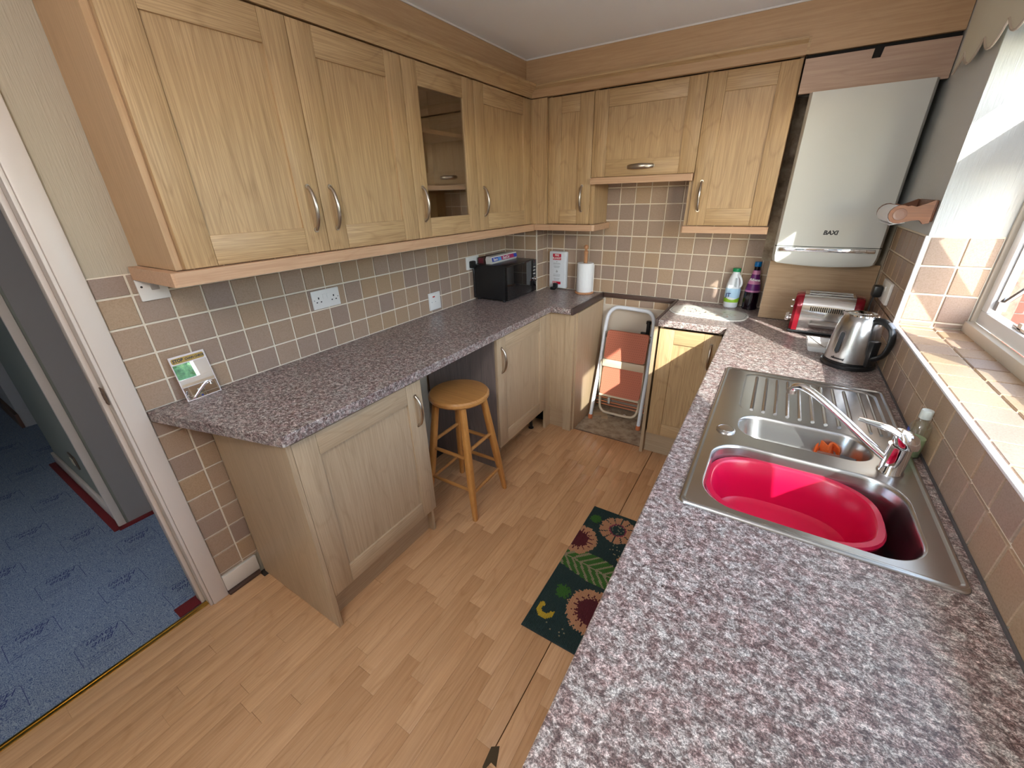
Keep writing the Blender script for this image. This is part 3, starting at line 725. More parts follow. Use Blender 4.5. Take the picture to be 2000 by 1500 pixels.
bp = thing('boiler_surround', 'pinkish wood board above the boiler with a small black notch', 'panel', (1.95, -.28, 2.0))
nb = MB(); nb.prism([(1.717, 1.975), (2.224, 1.968), (2.224, 2.104), (1.99, 2.106), (1.985, 2.072), (1.955, 2.072), (1.958, 2.106), (1.717, 2.106)], 'y', -.293, -.275)
part('board', nb, PINKWOOD, bp)
part('dark_recess', MB().box(1.717, 2.224, -.272, -.268, 1.97, 2.121), GAPB, bp)
solo('boiler_back_board', MB().box(1.762, 2.222, -.255, -.237, .922, 1.232), wood('backboard_oak', 'x', (.42, .28, .165), (.32, .19, .10), fine=140), 'plain wood board behind the toaster, under the boiler', 'panel', org=(2.0, -.24, .92))

# ---- boiler
bo = thing('boiler', 'white wall-hung gas boiler with a chrome strip and black lettering', 'boiler', (1.98, -.17, 1.24))
def boil_loop(z, bulge=0.0, ins=0.0):
    xa, xb, yf = 1.762+ins, 2.194-ins, -.345+ins*.6; out = [(xa, -.02, z), (xa, yf+.022, z)]
    for i in range(9):
        t = i/8; out.append((xa+.012+(xb-xa-.024)*t, yf-bulge*math.sin(math.pi*t), z-0.0))
    return out+[(xb, yf+.022, z), (xb, -.02, z)]
m = MB(); m.loft([boil_loop(1.969), boil_loop(1.962), boil_loop(1.325, .004), boil_loop(1.320, .004)], 0, (True, True), True); part('casing', m, WHITE, bo)
m = MB()
def lower(z, bulge, ins, sag):
    L_ = boil_loop(z, bulge, ins); n_ = len(L_)
    return [(p[0], p[1], p[2]-sag*math.sin(math.pi*min(max((p[0]-1.762)/.432, 0), 1))*(1 if p[1] < -.2 else 0)) for p in L_]
m.loft([lower(1.317, .004, 0, 0), lower(1.27, .004, .001, .0), lower(1.245, .002, .006, .012), lower(1.238, .0, .016, .014)], 0, (True, True), True); part('lower_cover', m, WHITE, bo)
part('dark_joint', MB().box(1.766, 2.190, -.343, -.03, 1.3165, 1.3205), GAPB, bo)
st_ = MB(); st_.box(1.786, 2.170, -.3545, -.343, 1.295, 1.3135, bev=.003); stp = part('chrome_strip', st_, CHROME, bo)
text('lettering', 'BAXI', .026, INK, bo, X, Z, (1.981, -.3502, 1.384), ext=.0004, bold=.0012, shear=.12, sx=1.0)
text('lettering', 'Duo-tec', .016, simple('script_print', (.35, .35, .37), .3, .6), bo, X, Z, (1.97, -.3552, 1.3045), ext=.0003, shear=.3)

# ================================================================== WORKTOPS
SX0, SX1, SY0, SY1 = 1.700, 2.200, -2.078, -1.140       # sink outline
wtR = plate([(1.2835, -.004), (RW-.002, -.004), (RW-.002, -3.95), (1.637, -3.95), (1.637, -.553), (1.2835, -.553)],
            [[(SX0+.012, SY0+.012), (SX1-.012, SY0+.012), (SX1-.012, SY1-.012), (SX0+.012, SY1-.012)]], H-.039, H, 'worktop', GRAN, .005)
wtR['label'] = 'mottled pinkish-grey laminate worktop with the sink, under the window'; wtR['category'] = 'worktop'
wtL = plate([(.002, -2.533), (.590, -2.392), (.595, -2.388), (.595, -.556), (.742, -.556), (.742, -.004), (.283, -.004), (.283, -.172), (.002, -.172)][::1], [], H-.039, H, 'worktop', GRAN, .005)
wtL['label'] = 'mottled brown laminate worktop along the left wall, under the microwave'; wtL['category'] = 'worktop'
solo('edge_strip', MB().box(.7422, .757, -.560, -.004, H-.04, H+.003, bev=.002), DARKB, 'dark edging strip on the left worktop at the appliance gap', 'edging strip', org=(.75, -.3, H))
solo('edge_strip', MB().box(1.268, 1.2830, -.560, -.004, H-.04, H+.003, bev=.002), DARKB, 'dark edging strip on the sink-side worktop at the appliance gap', 'edging strip', org=(1.27, -.3, H))
solo('wall_batten', MB().box(.758, 1.267, -.017, -.0015, H-.030, H+.002, bev=.002), DARKW, 'dark wooden batten across the back wall of the appliance gap', 'batten', org=(1.0, -.01, H))
solo('sealant_bead', MB().box(RW-.010, RW-.006, -3.6, -.26, H, H+.005), GREYH, 'dark sealant bead between worktop and window wall tiles', 'sealant')

# ================================================================== BASE CABINETS
b1 = thing('base_cabinet', 'oak base cabinet at the worktop end nearest the hall doorway', 'cabinet', (.3, -2.06, 0))
part('end_panel', MB().box(.03, .578, -2.380, -2.362, 0, .878), PALE['z'], b1)
c = MB(); c.box(.03, .548, -2.361, -2.343, .15, .875); c.box(.03, .548, -1.778, -1.762, .0, .875); c.box(.03, .548, -2.343, -1.778, .15, .168); c.box(.03, .05, -2.343, -1.778, .168, .875)
part('carcass', c, PALE['z'], b1)
part('plinth', MB().box(.50, .516, -2.36, -1.765, 0, .15), PALE['y'], b1)
d_ = door_part(b1, 'L', .5552, -2.3615, .158, .598, .710, pal=PALE); handle_part(d_, 'L', .5752, -1.808, .660)
b2 = thing('base_cabinet', 'oak base cabinet beyond the stool, under the microwave', 'cabinet', (.3, -.86, 0))
c = MB(); c.box(.03, .548, -1.147, -1.129, .15, .875); c.box(.03, .548, -.575, -.557, .15, .875); c.box(.03, .548, -1.129, -.575, .15, .168); c.box(.03, .05, -1.129, -.575, .168, .875)
part('carcass', c, PALE['z'], b2)
part('side_panel', MB().box(.03, .555, -1.166, -1.148, 0.0, .876), GREYWOOD, b2)
for yy in (-1.09, -.62): part('foot', MB().lathe([(.02, 0), (.02, .006), (.012, .012), (.012, .15)], (.48, yy), 12), BLACK, b2)
d_ = door_part(b2, 'L', .5552, -1.1665, .165, .592, .703, pal=PALE); handle_part(d_, 'L', .5752, -1.122, .660)
solo('pipe_boxing', MB().box(.003, .09, -1.76, -1.62, 0.0, .875, bev=.003), WPLA, 'white boxing panel at the wall behind the stool', 'boxing', org=(.05, -1.7, 0))
cf = thing('corner_filler', 'pale oak corner panel between base cabinet and appliance gap', 'cabinet panel', (.65, -.5, 0))
part('board', MB().box(.556, .574, -.573, -.50, 0.0, .876), PALE['z'], cf)
part('board', MB().box(.575, .688, -.518, -.50, .16, .876), PALE['z'], cf)
part('plinth', MB().box(.56, .69, -.498, -.482, 0.0, .157), PALE['x'], cf)
gp = thing('gap_end_panel', 'pale oak end panel on the left of the appliance gap', 'cabinet panel', (.72, -.3, 0))
part('board', MB().box(.690, .752, -.522, -.49, 0.0, .876), PALE['z'], gp)
part('board', MB().box(.745, .763, -.489, -.02, 0.0, .876), PALE['z'], gp)
b3 = thing('base_cabinet', 'oak corner base cabinet to the right of the appliance gap', 'cabinet', (1.45, -.3, 0))
c = MB(); c.box(1.29, 1.308, -.500, -.02, .15, .876); c.box(1.308, 1.62, -.500, -.02, .15, .168); c.box(1.60, 1.618, -.500, -.02, .168, .876)
part('carcass', c, PALE['z'], b3)
part('end_panel', MB().box(1.262, 1.281, -.530, -.02, 0.0, .877), PALE['z'], b3)
part('plinth', MB().box(1.282, 1.70, -.49, -.474, 0, .15), PALE['x'], b3)
d_ = door_part(b3, 'B', 1.292, -.508, .158, .330, .705, pal=OAK, st=.085); handle_part(d_, 'B', 1.578, -.528, .660)
b4 = thing('base_cabinet', 'run of oak sink base units under the window worktop', 'cabinet', (1.95, -2.0, 0))
yy = -.57
part('carcass', MB().box(1.66, 1.678, -3.9, -.55, .15, .876).box(1.678, 2.2, -3.9, -.55, .15, .168).box(1.7, 1.716, -3.9, -.55, 0, .15), OAK['z'], b4)
for i in range(6):
    ya = -.553-.556*(i+1)
    F = (lambda u0, u1, v0, v1, n0, n1, ya=ya: (1.66-n1, 1.66-n0, ya+u0, ya+u1, .158+v0, .158+v1)); m = MB(); w_, h_, s_ = .553, .705, .085
    m.box(*F(0, s_, 0, h_, 0, .02)); m.box(*F(w_-s_, w_, 0, h_, 0, .02)); m.box(*F(s_, w_-s_, 0, s_, 0, .02), 1); m.box(*F(s_, w_-s_, h_-s_, h_, 0, .02), 1); m.box(*F(s_, w_-s_, s_, h_-s_, .004, .012))
    part('door', m, [OAK['z'], OAK['y']], b4)

# ================================================================== SINK
sk = thing('sink', 'stainless steel one-and-a-half bowl sink with a ribbed drainer', 'sink', (1.95, -1.6, H))
def rl(x0, x1, y0, y1, r, n=6): return rrect(x0, x1, y0, y1, r, None, n)
ZS = H+.0035
mainb = (1.737, 2.158, -2.048, -1.748, .085); halfb = (1.785, 2.115, -1.690, -1.537, .065)
drain = (1.775, 2.172, -1.515, -1.168, .04)
b = bmesh.new(); es = []
def ring(lp, z):
    vs = [b.verts.new((x, y, z)) for x, y in lp]
    return vs, [b.edges.new((vs[i], vs[(i+1) % len(vs)])) for i in range(len(vs))]
inner = rl(SX0+.014, SX1-.014, SY0+.014, SY1-.014, .012)
v0, e0 = ring(inner, ZS)
v1, e1 = ring(rl(*mainb[:4], mainb[4], 10), ZS); v2, e2 = ring(rl(*halfb[:4], halfb[4], 10), ZS); v3, e3 = ring(rl(*drain[:4], drain[4], 6), ZS)
bmesh.ops.triangle_fill(b, use_beauty=True, use_dissolve=False, edges=e0+e1+e2+e3)
def skirt(vs, loops):
    prev = vs
    for lp, z in loops:
        cur = [b.verts.new((x, y, z)) for x, y in lp]
        for i in range(len(cur)): b.faces.new((prev[i], prev[(i+1) % len(cur)], cur[(i+1) % len(cur)], cur[i])).smooth = True
        prev = cur
    return prev
# raised rolled rim
skirt(v0, [(rl(SX0+.010, SX1-.010, SY0+.010, SY1-.010, .014), H+.0065), (rl(SX0+.005, SX1-.005, SY0+.005, SY1-.005, .016), H+.0065), (rl(SX0+.001, SX1-.001, SY0+.001, SY1-.001, .018), H+.0035), (rl(SX0, SX1, SY0, SY1, .018), H+.0003)])
def ins(bx, k, r=None): return rl(bx[0]+k, bx[1]-k, bx[2]+k, bx[3]-k, max(bx[4]-k*.5, .012) if r is None else r, 10)
e_ = skirt(v1, [(ins(mainb, .003), ZS-.002), (ins(mainb, .006), ZS-.010), (ins(mainb, .018), ZS-.120), (ins(mainb, .028), ZS-.148), (ins(mainb, .05), ZS-.157)]); b.faces.new(e_)
e_ = skirt(v2, [(ins(halfb, .003), ZS-.002), (ins(halfb, .006), ZS-.010), (ins(halfb, .016), ZS-.065), (ins(halfb, .026), ZS-.085), (ins(halfb, .04), ZS-.090)]); b.faces.new(e_)
e_ = skirt(v3, [(rl(drain[0]+.006, drain[1]-.006, drain[2]+.006, drain[3]-.006, .036), ZS-.004)]); b.faces.new(e_)
bmesh.ops.recalc_face_normals(b, faces=b.faces[:])
me = bpy.data.meshes.new('sink_top')
for q in b.verts: q.co -= Vector((1.95, -1.6, H))
b.to_mesh(me); b.free(); me.materials.append(STEEL)
o = bpy.data.objects.new('sink_top', me); C.objects.link(o); o.parent = sk
m = MB()
for i in range(9):
    xx = 1.815+i*.0335; m.tube([(xx, -1.495 if i < 8 else -1.495, ZS-.004), (xx, -1.195, ZS-.004)], .0055, 8)
for i in range(2): m.tube([(2.125+i*.024, -1.49, ZS-.004), (2.125+i*.024, -1.19, ZS-.004)], .0045, 8)
part('drainer_ribs', m, STEEL, sk)
m = MB().lathe([(.026, ZS), (.026, ZS+.003), (.022, ZS+.006), (.020, ZS+.004), (.019, ZS+.007), (.0, ZS+.008)], (1.758, -1.682), 24); part('waste_knob', m, STEELD, sk)
m = MB()
for i in range(6): m.box(1.915+.012*i, 1.920+.012*i, -1.7545, -1.7525, ZS-.030, ZS-.016)
part('overflow_slot', m, GAPB, sk)
m = MB().lathe([(.032, ZS-.0885), (.032, ZS-.086), (.02, ZS-.087), (.018, ZS-.084), (0, ZS-.084)], (1.95, -1.613), 20); part('waste', m, CHROME, sk)
# tap
tp = thing('mixer_tap', 'chrome single-lever mixer tap behind the sink bowls', 'tap', (2.137, -1.700, ZS))
m = MB(); m.lathe([(.027, ZS), (.027, ZS+.004), (.024, ZS+.008), (.0235, ZS+.075), (.0245, ZS+.078)], (2.137, -1.700), 28, caps=(True, True)); part('body', m, CHROME, tp)
sp_ = smooth_path([(2.122, -1.698, .955), (2.08, -1.680, .982), (2.02, -1.648, 1.020), (1.96, -1.618, 1.055), (1.925, -1.601, 1.068), (1.905, -1.590, 1.062), (1.900, -1.588, 1.048)], 5)
m = MB().tube(sp_, [.0105]*len(sp_), 14); spt = part('spout', m, CHROME, tp)
part('aerator', MB().lathe([(.011, 1.040), (.012, 1.041), (.012, 1.052), (.011, 1.053)], (1.899, -1.588), 16), STEELD, spt)
m = MB()
lev = [((2.145, -1.702), .024, ZS+.079), ((2.143, -1.702), .0265, ZS+.088), ((2.139, -1.702), .024, ZS+.106), ((2.13, -1.702), .016, ZS+.117)]
m.loft([[(c_[0]+r_*math.cos(2*math.pi*k/24), c_[1]+r_*math.sin(2*math.pi*k/24), z_) for k in range(24)] for c_, r_, z_ in lev])
path = smooth_path([(2.140, -1.702, ZS+.100), (2.105, -1.704, ZS+.118), (2.07, -1.705, ZS+.125), (2.040, -1.706, ZS+.130)], 4)
n_ = len(path); loops = []
for i, p in enumerate(path):
    t = i/(n_-1); wd = .019-.009*t; th_ = .010-.006*t
    loops.append([(p.x, p.y+wd*math.cos(2*math.pi*k/12), p.z+th_*math.sin(2*math.pi*k/12)) for k in range(12)])
m.loft(loops); part('lever', m, CHROME, tp)
# washing-up bowl
wb = thing('washing_up_bowl', 'crimson oval plastic washing-up bowl sitting in the large sink bowl', 'bowl', (1.925, -1.885, .766))
def sup(cx_, cy_, a, b_, z, n=44, p=2.7):
    o_ = []
    for i in range(n):
        t = 2*math.pi*i/n; c_, s_ = math.cos(t), math.sin(t)
        o_.append((cx_+a*abs(c_)**(2/p)*(1 if c_ >= 0 else -1), cy_+b_*abs(s_)**(2/p)*(1 if s_ >= 0 else -1), z))
    return o_
cx_, cy_ = 1.925, -1.888; zr = .893
m = MB(); L_ = []
for a, b_, z in ((.138, .094, .768), (.148, .104, .775), (.160, .116, .83), (.166, .122, zr-.012), (.171, .127, zr-.006), (.190, .140, zr-.004), (.193, .142, zr-.010), (.190, .140, zr-.018), (.193, .142, zr-.012)):
    pass
outp = [(.134, .090, .7685), (.148, .104, .776), (.160, .118, .83), (.166, .124, zr-.016), (.186, .139, zr-.014), (.1875, .1405, zr-.006), (.184, .137, zr), (.172, .126, zr), (.166, .120, zr-.006), (.157, .111, .83), (.146, .100, .786), (.132, .086, .776)]
m.loft([sup(cx_, cy_, a, b_, z) for a, b_, z in outp]); part('basin', m, MAGENTA, wb)
# cloth and brush in the small bowl
oc = thing('dish_cloth', 'small crumpled orange cloth against the far side of the half bowl', 'cloth', (2.03, -1.57, .836))
m = MB(); g_ = 11; vs = []; fs = []
for i in range(g_):
    for j in range(g_):
        u_, v_ = i/(g_-1)-.5, j/(g_-1)
        vs.append((2.028+u_*.062*(1-.25*v_), -1.566-.014*math.sin(u_*10+v_*3)-.010*v_*math.cos(u_*6), .838+v_*.062-.012*abs(u_)*v_*2))
for i in range(g_-1):
    for j in range(g_-1): a = i*g_+j; fs.append((a, a+1, a+g_+1, a+g_))
m.add(vs, fs, 0, True); o = part('cloth', m, ORANGE, oc); sd = o.modifiers.new('th', 'SOLIDIFY'); sd.thickness = .004
br = thing('squeegee', 'small brown squeegee with a dark grip beside the orange cloth', 'squeegee', (2.06, -1.59, .836))
part('grip', MB().tube([(2.055, -1.598, .874), (2.088, -1.610, .876)], .0095, 12), GREYH, br)
part('blade', MB().box(2.000, 2.056, -1.606, -1.594, .838, .880, bev=.003), simple('brown_rubber', (.22, .08, .05), .6), br)
# soap bottle
sb = thing('soap_bottle', 'small clear bottle of pale liquid against the tiles by the tap', 'bottle', (2.194, -1.575, H))
m = MB().lathe([(.021, H+.0005), (.0225, H+.004), (.0225, H+.085), (.019, H+.096), (.010, H+.104), (.010, H+.112)], (2.194, -1.575), 24); part('body', m, CLEARP, sb)
part('liquid', MB().lathe([(.0195, H+.003), (.0205, H+.055)], (2.194, -1.575), 24), LIQ, sb)
part('cap', MB().lathe([(.0115, H+.112), (.0125, H+.113), (.0125, H+.134), (.0115, H+.136)], (2.194, -1.575), 20), simple('translucent_cap', (.62, .66, .62), .4), sb)
for a_ in ((-1.590, -1.575, .07, .082), (-1.590, -1.568, .015, .024)): part('label_mark', MB().box(2.1705, 2.1715, a_[0], a_[1], H+a_[2], H+a_[3]), BLUEP, sb)

# ================================================================== THINGS
E_ = .0008
# ---- microwave
mw = thing('microwave', 'black microwave oven with a dark glass door on the left worktop', 'microwave', (.145, -.39, H))
m = MB(); m.box(.006, .272, -.600, -.192, H+.012, 1.160, bev=.004); part('casing', m, BLACK, mw)
m = MB(); m.box(.2725, .288, -.600, -.262, H+.012, 1.157, bev=.002); dr = part('door', m, BLACKG, mw)
part('window', MB().box(.2884, .2890, -.595, -.268, H+.016, 1.152), simple('tinted_glass', (.012, .012, .013), .02, spec=.9), dr)
m = MB(); m.box(.2725, .288, -.260, -.192, H+.012, 1.157, bev=.002); cpn = part('control_panel', m, BLACKG, mw)
for z in (1.105, 1.082, 1.058): part('button', MB().box(.2885, .2895, -.240, -.208, z, z+.0035), simple('silver_mark', (.7, .68, .62), .4), cpn)
m = MB(); m.loft([[(x_, -.222+.014*r_*math.cos(a), 1.020+.014*r_*math.sin(a)) for a in [math.pi*2*i/20 for i in range(20)]] for x_, r_ in ((.288, 1.15), (.291, 1.15), (.292, 1.0), (.306, .92), (.308, .7))]); part('knob', m, CHROME, cpn)
for x_ in (.04, .25):
    for y_ in (-.58, -.21): part('foot', MB().lathe([(.012, H+.0003), (.012, H+.012)], (x_, y_), 12), BLACK, mw)
# ---- foil boxes on the microwave
def carton(name, label, x0, x1, y0, y1, z0, h_, mats, rz=0):
    t = thing(name, label, 'carton', ((x0+x1)/2, (y0+y1)/2, z0)); return t
fb = carton('foil_box', 'long white and blue kitchen foil carton on top of the microwave', .10, .145, -.545, -.235, 1.1605, .05, None)
m = MB(); m.prism([(.092, 1.1605), (.136, 1.1605), (.143, 1.175), (.136, 1.208), (.096, 1.210), (.088, 1.19)], 'y', -.553, -.225); part('carton', m, simple('white_card', (.68, .66, .62), .5), fb)
m = MB(); a_ = Vector((.1365, 0, 1.163)); 
def facequad(y0, y1, t0, t1, off):
    # lower front face leans: follow the two front facets
    p0 = Vector((.1438, 0, 1.1755)); p1 = Vector((.1370, 0, 1.2075)); n_ = Vector((.98, 0, .2))*off
    q0 = p0+(p1-p0)*t0+n_; q1 = p0+(p1-p0)*t1+n_
    return [(q0.x, y0, q0.z), (q0.x, y1, q0.z), (q1.x, y1, q1.z), (q1.x, y0, q1.z)]
m.add(facequad(-.550, -.455, -.02, .78, .0006), [(0, 1, 2, 3)], 0); m.add(facequad(-.455, -.27, -.02, .78, .0006), [(0, 1, 2, 3)], 1); m.add(facequad(-.27, -.228, -.02, .78, .0006), [(0, 1, 2, 3)], 2)
part('printed_band', m, [BLUEP, simple('magenta_print', (.42, .02, .12), .4), BLUEP], fb)
yd = (0, 1, 0); zd = Vector((-.2, 0, .98))
text('lettering', 'Baco', .026, WPLA, fb, yd, zd, (.1425, -.508, 1.188), bold=.0006)
text('lettering', 'EasyCut', .026, WPLA, fb, yd, zd, (.1425, -.375, 1.188), shear=.25, bold=.0006)
part('light_blue_patch', MB().add(facequad(-.475, -.435, .0, .7, .0009), [(0, 1, 2, 3)]), CYANP, fb)
fb2 = thing('cling_film_box', 'dark brown film carton lying behind the foil carton on the microwave', 'carton', (.05, -.39, 1.1605))
part('carton', MB().box(.030, .078, -.56, -.235, 1.1605, 1.203, bev=.002), simple('dark_card', (.06, .025, .02), .5), fb2)
part('end_flap', MB().box(.034, .074, -.562, -.56, 1.165, 1.199), simple('maroon_card', (.16, .02, .03), .5), fb2)

# ---- sockets and switches on the left wall
def wallplate(name, label, y0, y1, z0, z1, mat=WPLA):
    t = thing(name, label, 'socket' if 'socket' in name else 'switch', (.007, (y0+y1)/2, (z0+z1)/2))
    part('plate', MB().box(.0065, .0155, y0, y1, z0, z1, bev=.003), mat, t); return t
s1 = wallplate('isolator_switch', 'white cooker switch under the end of the left cabinets', -2.424, -2.340, 1.289, 1.361)
part('rocker', MB().box(.0155, .0195, -2.388, -2.365, 1.322, 1.355, bev=.002), simple('grey_rocker', (.45, .43, .42), .4), s1)
for yy in (-2.412, -2.352): part('screw', MB().tube([(.0155, yy, 1.336), (.0165, yy, 1.336)], .0035, 10), INK, s1)
s2 = wallplate('double_socket', 'white double power socket in the middle of the left wall tiles', -1.828, -1.682, 1.121, 1.206)
def sockholes(t, yc, zc, x=.0157, s_=1):
    m = MB(); m.box(x-.0006, x+.0004, yc-.003, yc+.003, zc+.008, zc+.017)
    for dy in (-.011, .011): m.box(x-.0006, x+.0004, yc+dy-.0035, yc+dy+.0035, zc-.008, zc-.003)
    part('pin_holes', m, INK, t)
sockholes(s2, -1.795, 1.158); sockholes(s2, -1.715, 1.158)
for yy in (-1.766, -1.744): part('rocker', MB().box(.0155, .0185, yy-.007, yy+.007, 1.165, 1.187, bev=.0015), WPLA, s2)
for yy in (-1.818, -1.692): part('screw', MB().tube([(.0155, yy, 1.163), (.0163, yy, 1.163)], .003, 8), GREYP, s2)
s3 = wallplate('fused_switch', 'white fused switch with a red neon, left of the microwave', -1.060, -.966, .945, 1.040)
s3b = part('backbox', MB().box(.0062, .012, -1.066, -.960, .939, 1.046, bev=.002), simple('pattress', (.72, .70, .68), .4), s3)
part('neon', MB().box(.0155, .0165, -1.035, -1.015, 1.018, 1.026), NEON, s3)
part('rocker', MB().box(.0155, .0185, -.995, -.980, .982, 1.002, bev=.001), WPLA, s3)
for yy in (-1.045, -1.012): part('screw', MB().tube([(.0155, yy, .99), (.0163, yy, .99)], .003, 8), GREYP, s3)
s4 = wallplate('wall_socket', 'white socket plate half hidden behind the microwave', -.672, -.53, 1.130, 1.214)
pl = thing('mains_plug', 'black plug in the socket behind the microwave', 'plug', (.02, -.625, 1.165))
part('plug_body', MB().box(.016, .045, -.648, -.602, 1.14, 1.188, bev=.008), BLACK, pl)
part('cable', MB().tube(smooth_path([(.035, -.625, 1.145), (.04, -.63, 1.08), (.035, -.625, 1.0), (.03, -.615, .945)], 4), .004, 6), BLACK, pl)

# ---- mirror card
mc = thing('mirror_card', 'small mirror card with an amber header leaning on the tiles', 'mirror', (.043, -2.36, H))
nx = Vector((1, 0, 0))
ang = math.radians(11.3)
Mm = Matrix.Translation((.050, -2.3625, H+.0015)) @ Matrix.Rotation(math.radians(2.0), 4, 'Z') @ Matrix.Rotation(-ang, 4, 'Y')
m = MB().box(-.003, 0, -.058, .058, 0, .168).xf(Mm); part('backing', m, simple('card_edge', (.75, .68, .68), .5), mc)
m = MB().add([(.0004, -.055, .003), (.0004, .055, .003), (.0004, .055, .137), (.0004, -.055, .137)], [(0, 1, 2, 3)]).xf(Mm); part('mirror_face', m, MIRROR, mc)
m = MB().prism([(p[0], p[1]) for p in rrect(-.053, .053, .141, .161, .006)], 'x', .0003, .0008).xf(Mm); part('header_band', m, simple('dark_amber', (.42, .25, .03), .4), mc)
Yt = (Mm.to_3x3() @ Vector((0, 1, 0))); Zt = (Mm.to_3x3() @ Vector((0, 0, 1)))
text('lettering', 'STOP', .0160, INK, mc, Yt, Zt, Mm @ Vector((.0011, -.0495, .151)), ext=.0002, bold=.0006, shear=.12, align='LEFT', sx=.86)
text('lettering', 'CHAIN CHECK', .0115, INK, mc, Yt, Zt, Mm @ Vector((.0011, -.0105, .1505)), ext=.0002, bold=.0004, shear=.12, align='LEFT', sx=.82)

# ---- fire blanket
fbk = thing('fire_blanket_box', 'white fire blanket box with red panels hanging low on the back wall', 'box', (.39, -.02, .93))
part('case', MB().box(.320, .463, -.043, -.0075, .928, 1.198, bev=.008), simple('case_white', (.72, .74, .78), .35), fbk)
part('raised_panel', MB().box(.337, .446, -.0455, -.0425, .932, 1.192, bev=.001), simple('case_white_front', (.70, .72, .76), .35), fbk)
yp = -.0462
part('red_panel', MB().box(.352, .420, yp-.0003, yp+.001, 1.138, 1.182), REDP, fbk)
part('red_panel', MB().box(.352, .420, yp-.0003, yp+.001, .958, .978), REDP, fbk)
text('lettering', 'FIRE', .0195, WPLA, fbk, X, Z, (.386, yp-.0008, 1.171), bold=.0005)
text('lettering', 'BLANKET', .0185, WPLA, fbk, X, Z, (.386, yp-.0008, 1.150), bold=.0005, sx=.86)
text('lettering', 'PULL', .0150, WPLA, fbk, X, Z, (.372, yp-.0008, .968), bold=.0005)
m = MB(); rr = random.Random(2)
for z, w_ in ((1.112, .056), (1.106, .06), (1.092, .052), (1.086, .05), (1.080, .04), (1.03, .055), (1.022, .06), (1.016, .052), (1.0, .05), (.994, .045), (.986, .04)):
    x_ = .386-w_/2
    while x_ < .386+w_/2:
        L = rr.uniform(.004, .012); m.box(x_, min(x_+L, .386+w_/2), yp-.0003, yp+.0005, z, z+.0026); x_ += L+.002
m.prism([(.381, 1.128), (.391, 1.128), (.386, 1.120)], 'y', yp-.0003, yp); m.prism([(.386, 1.066), (.396, 1.052), (.390, 1.045), (.378, 1.047)], 'y', yp-.0003, yp)
part('small_print', m, GREYP, fbk)
pg = thing('loose_plug', 'black mains plug standing in front of the fire blanket box', 'plug', (.375, -.07, H))
part('plug_body', MB().box(.352, .392, -.088, -.058, H+.0005, H+.022, bev=.006).box(.372, .408, -.085, -.06, H+.015, H+.052, bev=.006), BLACK, pg)
# ---- kitchen roll
kx, ky = .628, -.075
kr = thing('kitchen_roll', 'full white paper kitchen roll standing on a wooden holder', 'kitchen roll', (kx, ky, H))
m = MB().lathe([(.057, H+.012), (.0585, H+.014), (.0585, H+.212), (.0565, H+.215), (.020, H+.215), (.020, H+.20)], (kx, ky), 40); part('roll', m, PAPERR, kr)
kh = thing('roll_holder', 'wooden kitchen roll holder with a turned knob and side rod', 'holder', (kx, ky, H))
part('base', MB().lathe([(.068, H+.0005), (.070, H+.003), (.070, H+.009), (.067, H+.0115)], (kx, ky), 36), DOWEL, kh)
part('spindle', MB().lathe([(.0125, H+.0118), (.0125, H+.275), (.0155, H+.285), (.0155, H+.292), (.009, H+.300), (.009, H+.306), (.014, H+.313), (.016, H+.322), (.014, H+.332), (.007, H+.338), (.0, H+.339)], (kx, ky), 20), DOWEL, kh)
part('side_rod', MB().tube([(kx+.064, ky+.004, H+.01), (kx+.064, ky+.004, H+.205)], .0032, 8), WPLA, kh)
# ---- placemat
pm = thing('worktop_saver', 'white oval worktop saver with a floral print by the milk bottle', 'board', (1.50, -.275, H))
Mp = Matrix.Translation((1.503, -.280, 0)) @ Matrix.Rotation(-.10, 4, 'Z')
def cut(a, b_, r): return rrect(-a, a, -b_, b_, r, None, 8)
m = MB().prism(cut(.213, .125, .10), 'z', H+.0005, H+.005, 0).xf(Mp); part('plate', m, simple('white_glass_board', (.72, .72, .68), .2), pm)
r1, r2 = cut(.203, .115, .093), cut(.2005, .1125, .0905); n_ = len(r1)
m = MB().add([(*p, H+.0053) for p in r1]+[(*p, H+.0053) for p in r2], [(i, (i+1) % n_, n_+(i+1) % n_, n_+i) for i in range(n_)]).xf(Mp); part('border_line', m, simple('dark_green_line', (.06, .09, .07), .4), pm)
rr = random.Random(9); m = MB()
for i in range(46):
    px_, py_ = rr.uniform(-.15, .15), rr.uniform(-.065, .065); a = rr.uniform(0, 6.28); L = rr.uniform(.006, .013); w_ = L*.4
    c_, s_ = math.cos(a), math.sin(a); pts = [(L*c_, L*s_), (-w_*s_, w_*c_), (-L*c_, -L*s_), (w_*s_, -w_*c_)]
    m.add([(px_+p[0], py_+p[1], H+.0053+i*1e-6) for p in pts], [(0, 1, 2, 3)], rr.choice([0, 0, 1, 2]))
m.xf(Mp); part('floral_print', m, [simple('leaf_print', (.10, .16, .09), .4), simple('brown_print', (.28, .13, .08), .4), simple('rust_print', (.45, .25, .15), .4)], pm, kind='stuff')
